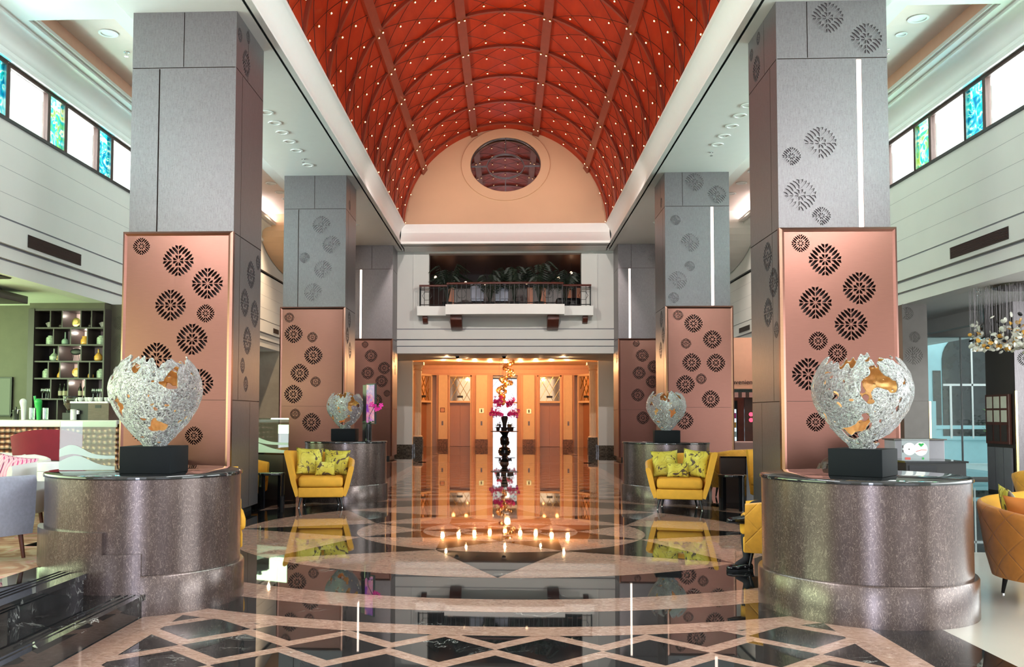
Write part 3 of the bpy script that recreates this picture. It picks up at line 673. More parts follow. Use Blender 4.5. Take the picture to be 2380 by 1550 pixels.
    M.quad((q0, yf+.01, .1), (q0, yb, .1), (q0, yb, ZP), (q0, yf+.01, ZP)); M.quad((q1, yf+.01, .1), (q1, yb, .1), (q1, yb, ZP), (q1, yf+.01, ZP)); M.quad((q0, yf+.01, ZP), (q0, yb, ZP), (q1, yb, ZP), (q1, yf+.01, ZP))
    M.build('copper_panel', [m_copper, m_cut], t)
    if lit:
        M = MB(); M.box(led-lw+.004-xc, led+lw-.004-xc, y-yc+0.004, y-yc+0.028, ZP+0.02, 6.525); M.build('light_strip', m_led, t)
    M = MB(); M.box(a0+.08, a1-.08, b0+.05, b1-.08, 0, 0.10); M.build('plinth', m_dark, t)
    return t
column(-1, 12.82, PAT_L, [], SD_L, -4.997, False, -4.644, 'grey metal column with copper panel standing beside the bar on the near left', 'clad columns of the hall')
column(1, 12.82, PAT_R, SH_R, SD_R, 5.013, True, 4.302, 'large grey column with copper panel and light strip on the near right', 'clad columns of the hall')
column(-1, 21.90, PAT_L2, SH_L2, SD_2, -5.04, False, -4.650, 'middle column of the left row, behind the left yellow armchair', 'clad columns of the hall')
column(1, 21.90, PAT_R2, SH_R2, SD_2, 4.994, True, 4.292, 'middle column of the right row, behind the right yellow armchair', 'clad columns of the hall')
column(-1, 31.09, PAT_L3, [], [(31.6, 3.5, .2), (31.9, 3.1, .2)], -4.98, True, -4.60, 'farthest column of the left row, beside the end wall below the balcony', 'clad columns of the hall')
column(1, 31.09, PAT_R3, SH_R3, [(31.6, 3.5, .2)], 4.26, True, 4.32, 'farthest column of the right row, beside the end wall below the balcony', 'clad columns of the hall')

# ================================================================== DRUM COUNTERS
def drum(x, y, label, r=0.765):
    t = thing('drum_counter', label, 'counter', (x, y, 0), 0, 'round drum counters')
    M = MB(); M.lathe([(r, 0.30), (r, 1.005)], n=96); M.build('body', m_lam, t, smooth=True)
    M = MB(); M.lathe([(r+0.035, 0.0), (r+0.035, 0.285), (r+0.028, 0.297), (r, 0.30)], n=96); M.build('skirting', m_lam, t, smooth=True)
    M = MB(); M.lathe([(r, 1.005), (r+0.012, 1.008), (r+0.014, 1.022), (r+0.010, 1.034), (r-0.004, 1.04)], n=96); M.build('counter_top', m_top, t, smooth=True, ang=30)
    return t
drum(-2.925, 7.44, 'brown drum counter with black top beside the black steps')
drum(2.885, 7.39, 'brown drum counter with black top in the right foreground')
drum(-2.80, 16.15, 'brown drum counter behind the left yellow armchair', 0.72)
drum(2.90, 16.42, 'brown drum counter behind the right yellow armchair', 0.755)
# raised skirting panels where the steps meet the left drum
M = MB(); n = 24
for (a0, a1, z1) in ((195, 270, 0.62), (255, 290, 0.46)):
    pts = [(math.cos(math.radians(a0+(a1-a0)*i/n))*0.808, math.sin(math.radians(a0+(a1-a0)*i/n))*0.808) for i in range(n+1)]
    inn = [(p[0]*0.93, p[1]*0.93) for p in pts]
    for i in range(n):
        M.prism([inn[i], pts[i], pts[i+1], inn[i+1]], 0.0, z1)
dr = [o for o in bpy.data.objects if o.name == 'drum_counter'][0]
M.build('skirting_panel', m_lam, dr)

# ================================================================== EGG SCULPTURES
def egg_mesh(seed, H=0.76, R=0.392):
    prof = [(0, .24), (.04, .30), (.12, .46), (.25, .69), (.38, .86), (.5, .96), (.6, 1.0), (.7, .985), (.8, .915), (.88, .82), (.95, .71), (1.0, .62)]
    nu, nv = 230, 150; M = MB(); vs = []
    def rr(t):
        for (a, ra), (b, rb) in zip(prof, prof[1:]):
            if t <= b: 
                q = (t-a)/(b-a); return ra+(rb-ra)*q
        return prof[-1][1]
    sm = [sum(rr(min(1, max(0, j/nv+d))) for d in (-.03, -.015, 0, .015, .03))/5 for j in range(nv+1)]
    for j in range(nv+1):
        t = j/nv
        for i in range(nu):
            a = 2*PI*i/nu; r = sm[j]*R*(1+0.018*mnoise.noise(Vector((math.cos(a)*2.5+seed, math.sin(a)*2.5, t*4))))
            cr = 0.006*mnoise.noise(Vector((math.cos(a)*9+seed, math.sin(a)*9, t*16)))
            vs.append(((r+cr)*math.cos(a), (r+cr)*math.sin(a), t*H))
    fs = []
    for j in range(nv):
        t = (j+.5)/nv
        for i in range(nu):
            a = 2*PI*(i+.5)/nu; c, s_ = math.cos(a), math.sin(a)
            e = mnoise.noise(Vector((c*2.6+seed*3, s_*2.6, 5)))*0.12+mnoise.noise(Vector((c*7+seed, s_*7, 9)))*0.11
            if t > 0.92+e: continue
            p = Vector((c*sm[j]*2.7+seed*7, s_*sm[j]*2.7, t*5.0))
            q = Vector((c*sm[j]*9+seed, s_*sm[j]*9+4, t*17))
            if mnoise.noise(p)+0.30*mnoise.noise(p*2.6) > 0.26+0.30*max(0, (t-0.62)/0.38) and t > 0.05: continue
            if mnoise.noise(q) > 0.50: continue
            i2 = (i+1) % nu; fs.append((j*nu+i, j*nu+i2, (j+1)*nu+i2, (j+1)*nu+i))
    # relax the torn edges so the openings read as smooth outlines
    cnt = {}
    for f_ in fs:
        for q in range(4):
            e = (f_[q], f_[(q+1) % 4]); e = (min(e), max(e)); cnt[e] = cnt.get(e, 0)+1
    nb = {}
    for (a, b), k in cnt.items():
        if k == 1: nb.setdefault(a, []).append(b); nb.setdefault(b, []).append(a)
    V = [Vector(p) for p in vs]
    for _ in range(5):
        new = {a: (V[a]+sum((V[b] for b in L), Vector())/len(L))/2 for a, L in nb.items()}
        for a, p in new.items(): V[a] = p
    M.add(V, fs); return M
def sculpture(x, y, z, rz, M, label, brz=0.0, sc=1.0, side=0.40):
    t = thing('egg_sculpture', label, 'sculpture', (x, y, z), 0, 'pierced silver egg sculptures')
    b = MB(); h = 0.21; q = side/2
    b.box(-q, q, -q, q, 0.001, h); b.xf(Matrix.Rotation(brz, 4, 'Z')); b.build('base_block', m_plinth, t, bevel=0.004)
    if isinstance(M, MB):
        o = M.build('pierced_shell', [m_silver, m_gold], t, smooth=True, ang=180)
        s_ = o.modifiers.new('thickness', 'SOLIDIFY'); s_.thickness = 0.012; s_.offset = -1; s_.material_offset = 1; s_.material_offset_rim = 0
    else:
        o = M.copy(); COL.objects.link(o); o.parent = t
    o.location = (0, 0, h); o.rotation_euler = (0, 0, rz); o.scale = (sc,)*3
    return o
e1 = sculpture(-2.73, 7.12, 1.04, 0.6, egg_mesh(1.7, 0.72, 0.362), 'silver pierced egg sculpture with gold inside on the near left drum')
e2 = sculpture(2.845, 7.27, 1.04, 2.2, egg_mesh(4.3, 0.745, 0.374), 'silver pierced egg sculpture with gold inside on the near right drum', math.radians(-38))
sculpture(-2.86, 16.37, 1.04, 2.9, e2, 'silver egg sculpture on the drum behind the left armchair', 0, 0.9, 0.43)
sculpture(2.83, 15.93, 1.04, 1.4, e1, 'silver egg sculpture on the drum behind the right armchair', math.radians(-5), 0.95, 0.43)

# ================================================================== ARMCHAIRS
def chair_shell(htl, htm, htr, zb=0.18, A0=0.42, A1=0.60, B0=0.30, B1=0.36, yf=-0.40, mats=None, th=0.085, inner=0.20):
    path = []
    for i in range(7): path.append(('L', i/6))
    for i in range(1, 16): path.append(('C', i/16))
    for i in range(7): path.append(('R', i/6))
    tot = len(path); M = MB(); M.uv = []
    rings = []
    def pos(k, z, off):
        kind, q = path[k]; f = max(0, (z-zb)/(0.92-zb)); A = A0+(A1-A0)*f-off; B = B0+(B1-B0)*f-off; y0 = yf+0.02*f
        if kind == 'L': return (-A, y0+(0.05-y0)*q)
        if kind == 'R': return (A, 0.05+(y0-0.05)*q)
        a = PI-PI*q; return (A*math.cos(a), 0.05+B*math.sin(a))
    for k in range(tot):
        s_ = k/(tot-1); h = htl+(htm-htl)*min(1, s_*2)**1.2 if s_ < 0.5 else htm+(htr-htm)*((s_-0.5)*2)**0.9
        L = [(zb, 0.02), (zb+0.3*(h-zb), 0), (zb+0.65*(h-zb), 0), (h-0.05, 0.0), (h-0.012, 0.012), (h, th*0.5), (h-0.012, th-0.012), (h-0.05, th), (h-0.25, th), (inner, th)]
        ring = []
        for z, off in L:
            x, y = pos(k, z, off); ring.append((x, y, z)); M.uv.append((s_*2.3, z))
        rings.append(ring)
    nL = len(rings[0]); M.v = [p for r in rings for p in r]
    for k in range(tot-1):
        for i in range(nL-1):
            M.f.append((k*nL+i, k*nL+i+1, (k+1)*nL+i+1, (k+1)*nL+i)); M.m.append(1 if i >= 5 else 0)
    M.f += [tuple(range(nL))[::-1], tuple(range((tot-1)*nL, tot*nL))]; M.m += [1, 1]
    return M
def rbox(x0, x1, y0, y1, z0, z1): return MB().box(x0, x1, y0, y1, z0, z1)
def armchair(label, loc, rz, mirror=False, quilt_m=None, hh=None):
    t = thing('tub_armchair', label, 'armchair', loc, rz, 'yellow tub armchairs')
    h = (0.93, 0.88, 0.67) if not mirror else (0.67, 0.88, 0.93)
    h = hh or h
    chair_shell(*h).build('shell', [quilt_m or m_quilt, m_yel], t, smooth=True, ang=60)
    rbox(-0.355, 0.355, -0.44, 0.14, 0.335, 0.50).build('seat_cushion', m_yel, t, bevel=0.05)
    M = MB(); M.prism([(-0.36, -0.41), (0.36, -0.41), (0.36, 0.03), (0.20, 0.20), (-0.20, 0.20), (-0.36, 0.03)], 0.17, 0.33); M.build('seat_base', m_yel, t, bevel=0.02)
    for x, y in ((-0.31, -0.33), (0.31, -0.33), (-0.25, 0.14), (0.25, 0.14)):
        M = MB(); M.tube([(x, y, 0.18), (x*1.12, y*1.1, 0.012)], [0.024, 0.013], 10); o = M.build('leg', m_leg, t, smooth=True)
        M = MB(); M.cyl((x*1.12, y*1.1, 0.0), 0.012, 0.014, 10); M.build('foot_cap', m_chrome, o, smooth=True)
    return t
c1 = armchair('yellow velvet tub armchair with marbled cushions in front of the left far drum', (-3.0, 14.99, 0), math.radians(10))
c2 = armchair('yellow velvet tub armchair with marbled cushions in front of the right far drum', (2.88, 15.06, 0), math.radians(-10), True)
armchair('yellow armchair of the seated person, tucked behind the right foreground drum', (2.85, 9.27, 0), math.radians(-105), hh=(0.60, 0.80, 0.66))
dup(c1, (4.65, 15.35, 0), math.radians(-80), 'yellow armchair showing its seat front behind the near right column')
dup(c1, (4.25, 17.3, 0), math.radians(172), 'yellow quilted armchair seen over the black low wall on the right')
dup(c2, (-3.08, 9.27, 0), math.radians(108), 'yellow armchair peeking out behind the left foreground drum')
dup(c1, (-4.55, 15.4, 0), math.radians(84), 'yellow armchair partly hidden behind the near left column')
c3 = armchair('big shaded yellow quilted tub armchair cut by the right photo edge', (4.45, 7.72, 0), math.radians(98), False, m_quilt_shade, (0.62, 0.75, 0.86))
dup(c1, (7.25, 12.2, 0), math.radians(150), 'distant yellow armchair near the glass wall at the right photo edge')

def pillow(label, M4, w, h, mat, th=0.13, cat='cushion', grp='cushions on the armchairs'):
    n = 14; V = []; M = MB()
    for sd in (1, -1):
        for j in range(n+1):
            for i in range(n+1):
                u, v = 2*i/n-1, 2*j/n-1; e = (1-u*u)*(1-v*v); k = 1-0.10*(abs(u)**2*(1-abs(v)**3)+0)*1
                px = u*w/2*(1-0.09*(1-v*v)*abs(u)); pz = v*h/2*(1-0.09*(1-u*u)*abs(v))
                V.append((px, sd*th/2*max(0, e)**0.55, pz+h/2))
    o = (n+1)**2; F_ = []
    for j in range(n):
        for i in range(n):
            a = j*(n+1)+i; F_ += [(a, a+1, a+n+2, a+n+1), (o+a, o+a+n+1, o+a+n+2, o+a+1)]
    M.add(V, F_); ob = M.build('cushion', mat, None, smooth=True, ang=180)
    bm = bmesh.new(); bm.from_mesh(ob.data); bmesh.ops.remove_doubles(bm, verts=bm.verts, dist=0.0008); bm.to_mesh(ob.data); bm.free()
    ob.matrix_world = M4; tag(ob, label, cat, grp); return ob
def on(c, x, y, z, rz=0, rx=0, ry=0): return T(*c.location, c.rotation_euler.z) @ T(x, y, z, rz, rx, ry)
pillow('large marbled yellow cushion at the high arm of the left armchair', on(c1, -0.20, 0.06, 0.50, 0.25, -0.22, 0.06), 0.46, 0.46, m_swirl)
pillow('large marbled yellow cushion at the low arm of the left armchair', on(c1, 0.22, 0.10, 0.50, -0.2, -0.25, 0.05), 0.44, 0.43, m_swirl)
pillow('small marbled lumbar cushion in front on the left armchair', on(c1, 0.06, -0.10, 0.50, 0.0, -0.2), 0.34, 0.24, m_swirl, 0.11)
pillow('large marbled yellow cushion at the low arm of the right armchair', on(c2, -0.20, 0.09, 0.50, 0.2, -0.25, -0.05), 0.45, 0.44, m_swirl)
pillow('large marbled yellow cushion at the high arm of the right armchair', on(c2, 0.22, 0.05, 0.50, -0.3, -0.2, 0.1), 0.44, 0.46, m_swirl)
pillow('small marbled lumbar cushion in front on the right armchair', on(c2, -0.02, -0.10, 0.50, 0.05, -0.2), 0.36, 0.24, m_swirl, 0.11)
pillow('rust orange cushion leaning inside the big shaded armchair', on(c3, -0.16, 0.16, 0.50, 0.5, -0.3), 0.42, 0.38, m_orange)
pillow('marbled yellow cushion leaning inside the big shaded armchair', on(c3, 0.16, 0.06, 0.50, -0.5, -0.3), 0.50, 0.44, m_swirl)
# ================================================================== LOBBY END
def elevator(x, y, rz, w, label):
    t = thing('elevator', label, 'elevator', (x, y, 0), rz, 'elevators of the lobby')
    h = w/2; M = MB(); M.box(-h-.10, -h, -0.02, .35, 0, 3.42); M.box(h, h+.10, -0.02, .35, 0, 3.42); M.box(-h-.1, h+.1, -0.02, .35, 3.36, 3.46); M.box(-h, h, -0.05, .3, 2.10, 2.19); M.build('door_frame', m_peach, t)
    for s in (-1, 1):
        M = MB(); a, b = sorted((s*0.003, s*h)); M.box(a, b, .24, .29, 0.01, 2.10); M.build('door_leaf', m_lift, t)
    M = MB(); M.box(-h, h, 0.10, 0.13, 2.19, 3.36); p = M.build('transom_mirror', flat('warm_mirror', (0.80, 0.55, 0.36), 0.05, 0.9, 0.05) if 'warm_mirror' not in bpy.data.materials else bpy.data.materials['warm_mirror'], t)
    M = MB()
    for u0, v0, u1, v1 in ((-1, 0, 0.35, 1), (-0.35, 0, 1, 1), (-1, 1, 0.35, 0), (-0.35, 1, 1, 0), (-1, .5, -.35, 1), (1, .5, .35, 0)):
        M.tube([(u0*h, 0.09, 2.2+v0*1.15), (u1*h, 0.09, 2.2+v1*1.15)], 0.012, 6)
    M.build('lattice', m_brass, p)
    M = MB(); M.box(-.14, .14, 0.05, 0.09, 2.34, 2.44); M.build('floor_indicator', m_black, t)
    return t
elevator(-2.17, YB, 0, 0.98, 'left elevator with bronze doors under a mirrored transom')
elevator(2.12, YB, 0, 0.98, 'right elevator with bronze doors under a mirrored transom')
elevator(-3.78, 42.95, math.radians(62), 0.95, 'narrow looking elevator at the far left end of the lobby')
elevator(3.72, 42.95, math.radians(-62), 0.95, 'narrow looking elevator at the far right end of the lobby')
t = thing('wall_mirror', 'tall bright mirror between the elevators behind the orchid table', 'mirror', (-0.02, YB+0.5, 0))
M = MB(); M.box(-.58, .58, 0, .03, 0, 3.42); M.build('mirror_glass', m_mirror, t)
M = MB(); M.box(-.60, .60, -0.05, 0, 2.08, 2.15); M.box(-.62, -.58, -0.05, 0, 0, 3.45); M.box(.58, .62, -0.05, 0, 0, 3.45); M.build('mirror_frame', m_peach, t)
M = MB()
for a, b, c, d in ((-.56, 2.2, .2, 3.4), (.56, 2.2, -.2, 3.4), (-.56, 2.9, -.2, 3.4), (.56, 2.9, .2, 3.4)): M.tube([(a, -0.01, b), (c, -0.01, d)], 0.008, 6)
for z in (0.5, 1.0, 1.5): M.box(-.58, .58, -0.006, 0, z, z+0.006)
M.build('lattice', m_shaft, t)
for s, nm in ((-1, 'left'), (1, 'right')):
    t = thing('fluted_column', 'peach fluted column on a dark marble block at the %s edge of the elevator lobby' % nm, 'column', (s*3.63, 37.75, 0))
    M = MB(); M.box(-.22, .22, -.22, .22, 0, .60); M.build('column_base', m_dstone, t)
    M = MB(); n = 48; vs = []
    for z in (.66, 3.35):
        for i in range(n): q = .155 if i % 4 else .140; vs.append((q*math.cos(2*PI*i/n), q*math.sin(2*PI*i/n), z))
    M.add(vs, [(i, (i+1) % n, n+(i+1) % n, n+i) for i in range(n)]+[tuple(range(n))[::-1], tuple(range(n, 2*n))]); M.lathe([(.20, .60), (.20, .63), (.17, .66)]); M.build('column_shaft', m_peach, t)
    M = MB(); M.lathe([(.155, 3.35), (.20, 3.38), (.16, 3.42), (.22, 3.55), (.24, 3.58)]); M.box(-.25, .25, -.25, .25, 3.58, 3.70); M.build('capital', m_peach, t)
for x, z, nm, lb in ((-3.0, 1.75, m_stone, 'small copper plaque on the far left pilaster'), (-1.13, 1.72, m_brass, 'framed brass notice on the pilaster left of the mirror'), (1.13, 1.70, m_brass, 'framed brass notice on the pilaster right of the mirror')):
    t = thing('wall_plaque', lb, 'plaque', (x, YB-0.135, z), 0); M = MB(); M.box(-.11, .11, 0, .012, -.11, .11); M.build('plate', nm, t)
    M = MB(); M.box(-.08, .08, -.004, 0, -.08, .08) if nm is m_stone else M.box(-.03, .03, -.004, 0, -.07, .07); M.build('emblem', m_peach2 if nm is m_stone else m_olive, t)
for x, lb in ((-3.0, 'far left'), (-1.13, 'inner left'), (1.13, 'inner right'), (3.0, 'far right')):
    t = thing('call_panel', 'narrow metal elevator call panel on the %s pilaster' % lb, 'call panel', (x, YB-0.135, 1.12), 0, 'elevator call panels'); M = MB(); M.box(-.04, .04, 0, .012, -.10, .10); M.build('plate', m_shaft, t)
    M = MB(); M.sphere((0, -.002, .03), .012, 8); M.sphere((0, -.002, -.03), .012, 8); M.build('button', m_brass, t)
# orchid table
t = thing('pedestal_table', 'black urn pedestal table in front of the lobby mirror', 'table', (-0.02, 37.9, 0))
M = MB(); M.lathe([(.26, 0), (.26, .06), (.22, .10), (.24, .14), (.12, .20), (.10, .28), (.17, .40), (.19, .52), (.16, .60), (.10, .66), (.15, .74), (.22, .82)], n=32); M.build('pedestal', m_lacq, t, smooth=True)
M = MB(); M.lathe([(.57, .82), (.58, .835), (.57, .85)], n=48); M.build('tabletop', m_maho, t, smooth=True)
random.seed(3)
for k in range(7):
    a = 2*PI*k/7; x, y = .30*math.cos(a), .30*math.sin(a)
    t = thing('potted_plant', 'small dark pot with yellow green foliage on the orchid table', 'plant', (-0.02+x, 37.9+y, .85), k, 'small pots around the orchid vase')
    M = MB(); M.lathe([(.06, 0), (.085, .16), (.09, .17)], n=14); M.build('pot', m_black, t, smooth=True)
    M = MB()
    for q in range(26):
        b = random.random()*2*PI; r = random.random()*.10; z = .17+random.random()*.12; d = .03
        M.add([(r*math.cos(b), r*math.sin(b), z), (r*math.cos(b)+d, r*math.sin(b), z+.02), (r*math.cos(b)+d*.5, r*math.sin(b)+d, z+.04)], [(0, 1, 2)], q % 2)
    M.build('foliage', [m_green, m_brass], t)
t = thing('orchid_arrangement', 'tall black vase with two tiers of magenta orchids on the pedestal table', 'flowers', (-0.02, 37.9, .85))
M = MB(); M.lathe([(.07, 0), (.09, .30), (.14, .48), (.15, .58), (.12, .62)], n=24); M.build('vase', m_black, t, smooth=True)
def flower(M, c, r, mi=0):
    rx, ry, rz_ = (random.random()*6.28 for _ in range(3)); R = Matrix.Rotation(rx, 3, 'X') @ Matrix.Rotation(rz_, 3, 'Z')
    for k in range(5):
        a = 2*PI*k/5; p = [Vector((0, 0, 0)), Vector((r*math.cos(a-.45), r*math.sin(a-.45), r*.15))*.75, Vector((r*math.cos(a), r*math.sin(a), r*.25)), Vector((r*math.cos(a+.45), r*math.sin(a+.45), r*.15))*.75]
        M.add([Vector(c)+R @ q for q in p], [(0, 1, 2, 3)], mi)
S = MB(); 
for zc, sp, n in ((.72, .52, 60), (1.18, .34, 50)):
    for sd in (-1, 1):
        M = MB()
        for q in range(n):
            M_ = (sd*(.08+random.random()*sp), random.uniform(-.16, .16), zc+random.gauss(0, .08)+(.05 if zc > 1 else 0)); flower(M, M_, .065)
        M.build('orchid_spray', m_mag, t)
        S.tube([(0, 0, .55), (sd*.1, 0, zc-.05), (sd*(sp*.7), 0, zc)], .008, 6)
S.build('stem', m_green, t)
m_cbulb = emit('crystal_bulb', (1, .78, .5), 7)
# amber chandelier
t = thing('crystal_chandelier', 'twisting chandelier of amber crystal blossoms hanging above the orchid table', 'chandelier', (-0.02, 38.3, 3.9)); random.seed(11)
M = MB(); M.cyl((0, 0, -.04), .22, .04, 24); M.build('canopy', m_brass, t)
W = MB()
for k in range(64):
    q = k/63; a = q*9; r = .20*(1-q)+.06; sx = .22*math.sin(q*5.2+.6)*(1-.35*q)
    c = (sx+r*math.cos(a*2.3), r*math.sin(a*2.3), -.14-q*1.62)
    M = MB(); R = .085+.03*random.random()
    M.lathe([(.004, -R*.5), (R*.55, -R*.35), (R*.9, 0), (R, R*.3), (R*.85, R*.33), (R*.5, 0.05*R)], (0, 0, 0), 9); M.xf(T(*c, random.random()*6, random.random()*2, random.random()*2)); M.build('crystal_blossom', m_amber if k % 3 == 0 else m_aglass, t, smooth=True)
    if k % 3 == 0: W.tube([(c[0], c[1], 0), c], .003, 4)
    if k % 2 == 0: M = MB(); M.sphere(c, .028, 8); M.build('bulb', m_cbulb, t, smooth=True)
W.build('wire', m_shaft, t)
point('chandelier_lamp', (0.1, 38.0, 2.9), 26, (1, .62, .3), .12)
# downlights: recessed cans with a trim ring
def downlight(loc, r, label, group, lit=True):
    t = thing('downlight', label, 'downlight', loc, 0, group)
    M = MB(); M.lathe([(r*.72, 0.015), (r*.76, -.012), (r, -.012), (r*1.02, 0.0)], n=24); M.build('trim_ring', m_trimw, t, smooth=True)
    M = MB(); M.lathe([(0.001, .012), (r*.75, .012)], n=24); M.build('lens', m_lens if lit else m_white, t)
    return t
for k in range(9):
    q = (k-4)/4; downlight((q*2.7, 39.6+1.6*(1-abs(q)), 3.895), .10, 'glowing lobby downlight in the curved ceiling before the elevators', 'lobby downlights')
L = [17.24, 17.87, 18.48, 19.11, 19.78, 20.96]
d0 = None
def dl_row(xs, z, r, label, grp, lit):
    p = None
    for x, y in xs:
        if p is None: p = downlight((x, y, z), r, label, grp, lit)
        else: dup(p, (x, y, z))
dl_row([(-4.61, y) for y in L], 7.372, .13, 'round white downlight in the soffit between the left columns', 'soffit downlights on the left', False)
dl_row([(4.62, y) for y in (17.17, 17.76, 18.4, 19.05, 19.66)], 7.372, .13, 'round white downlight in the soffit between the right columns', 'soffit downlights on the right', False)
dl_row([(-4.61, y) for y in (26.3, 27.0, 27.7)], 7.372, .13, 'round white downlight in the far soffit of the left row', 'far soffit downlights on the left', False)
dl_row([(4.62, y) for y in (26.8, 27.6)], 7.372, .13, 'round white downlight in the far soffit of the right row', 'far soffit downlights on the right', False)
downlight((-6.63, 14.7, 7.895), .16, 'large round downlight in the blush ceiling above the left windows', 'aisle downlights', True)
downlight((6.67, 14.65, 7.895), .16, 'large round downlight in the blush ceiling above the right windows', 'aisle downlights', True)
downlight((6.66, 15.25, 7.895), .09, 'small round downlight beside the large one on the right aisle ceiling', 'aisle downlights', True)
dl_row([(-6.45, y) for y in (24.6, 25.6, 26.4)], 7.895, .15, 'bright downlight on the left aisle ceiling beyond the near column', 'far left aisle downlights', True)
dl_row([(6.5, y) for y in (23.8, 25.0, 26.2)], 7.895, .15, 'bright downlight on the right aisle ceiling beyond the near column', 'far right aisle downlights', True)
dl_row([(x, 33.7) for x in (-1.0, 0.75, 2.3)], 3.698, .07, 'tiny downlight in the soffit under the balcony', 'soffit downlights under the balcony', True)
def sprinkler(loc, label):
    t = thing('sprinkler_head', label, 'sprinkler', loc, 0); M = MB(); M.lathe([(.045, 0), (.045, -.008), (.012, -.012), (.012, -.07), (.035, -.075), (.035, -.08)], n=12); M.build('sprinkler_body', m_chrome, t, smooth=True)
sprinkler((-6.66, 15.5, 7.898), 'small sprinkler head on the blush ceiling at the left'); sprinkler((6.69, 15.9, 7.898), 'small sprinkler head on the blush ceiling at the right')
sprinkler((-4.61, 20.45, 7.374), 'small sprinkler head among the left soffit downlights'); sprinkler((4.62, 20.25, 7.374), 'small sprinkler head among the right soffit downlights')
sprinkler((8.6, 14.2, 3.718), 'sprinkler head on the low ceiling near the petal chandelier'); sprinkler((8.4, 16.4, 3.718), 'sprinkler head on the low ceiling in front of the grey pier')
for x, lb in ((-1.75, 'left'), (-0.03, 'right')):
    t = thing('dome_camera', 'small black dome camera under the balcony soffit, the %s one' % lb, 'camera', (x, 33.4, 3.698)); M = MB(); M.lathe([(.10, 0), (.10, -.03)]); M.build('mount', m_trimw, t); M = MB(); M.sphere((0, 0, -.03), .08, 14, sz=1); M.build('dome', m_lacq, t, smooth=True)
# air vents
def vent(s, y0, y1, z0, z1, label):
    yc, zc = (y0+y1)/2, (z0+z1)/2; t = thing('air_vent', label, 'air vent', (s*7.815, yc, zc), 0, 'long black air vents'); h, k = (y1-y0)/2, (z1-z0)/2
    M = MB(); a, b = sorted((0, -s*.006)); M.box(a, b, -h, h, -k, k); M.build('backing', m_black, t); M = MB()
    n = 9
    for i in range(n):
        z = -k+2*k*(i+.5)/n; a, b = sorted((-s*.006, -s*.016)); M.box(a, b, -h, h, z-.006, z+.004)
    M.build('louvre', m_bronze, t)
vent(-1, 14.5, 16.36, 4.24, 4.45, 'long black air vent in the left wall fascia'); vent(1, 14.31, 16.15, 4.25, 4.45, 'long black air vent in the right wall fascia')
vent(-1, 30.3, 31.0, 4.26, 4.42, 'small dark vent far along the left wall fascia'); vent(1, 29.3, 30.6, 4.26, 4.42, 'black vent far along the right wall fascia')
# ---- balcony
t = thing('balcony', 'white balcony with mahogany rail in front of the dark lounge opening', 'balcony', (0, 32.4, 5.0))
M = MB(); M.box(-3.1, 3.1, -.5, 0, .02, .35); 
P = [(-2.06, -.5), (-2.06, -1.02)]+[(-2.06+4.12*i/12, -1.02-.10*math.sin(PI*i/12)) for i in range(1, 12)]+[(2.06, -1.02), (2.06, -.5)]
M.prism(P, 0, .35); M.build('slab', m_trimw, t)
rl = [(-3.02, -.02), (-3.02, -.45), (-2.0, -.45), (-2.0, -.98)]+[(-2.0+4.0*i/8, -.98-.10*math.sin(PI*i/8)) for i in range(1, 8)]+[(2.0, -.98), (2.0, -.45), (3.02, -.45), (3.02, -.02)]
M = MB(); M.tube([(x, y, 1.08) for x, y in rl], .04, 8); M.build('handrail', m_maho, t)
M = MB(); M.tube([(x, y, .40) for x, y in rl], .015, 6); M.tube([(x, y, 1.0) for x, y in rl], .012, 6); M.build('bottom_rail', m_black, t)
pts = []
for (x0, y0), (x1, y1) in zip(rl, rl[1:]):
    d = math.hypot(x1-x0, y1-y0); n = max(1, round(d/.17))
    for i in range(n): pts.append((x0+(x1-x0)*i/n, y0+(y1-y0)*i/n))
for x, y in pts:
    M = MB(); M.tube([(x, y, .35), (x, y, 1.06)], .011, 5); M.build('baluster', m_black, t)
for x in (-2.75, -1.5, -.5, .5, 1.5, 2.75):
    yy = -.45 if abs(x) > 2 else -1.02-.06*math.cos(x); M = MB(); M.tube([(x+.17*math.cos(2*PI*i/6), yy, .72+.17*math.sin(2*PI*i/6)) for i in range(7)], .009, 5); M.build('hexagon_motif', m_black, t)
for x, w_, h_, d_ in ((-2.84, .18, .25, .30), (-1.71, .40, .46, .75), (1.69, .40, .46, .75), (2.84, .18, .25, .30)):
    M = MB(); z1 = .02 if w_ < .3 else 0.0
    M.ext_x([(0, z1), (-d_, z1), (-d_, z1-.35*h_), (-d_*.75, z1-.55*h_), (-d_*.6, z1-.8*h_), (-d_*.25, z1-h_), (0, z1-h_)], x-w_/2, x+w_/2); M.build('bracket', m_maho, t, bevel=.01)
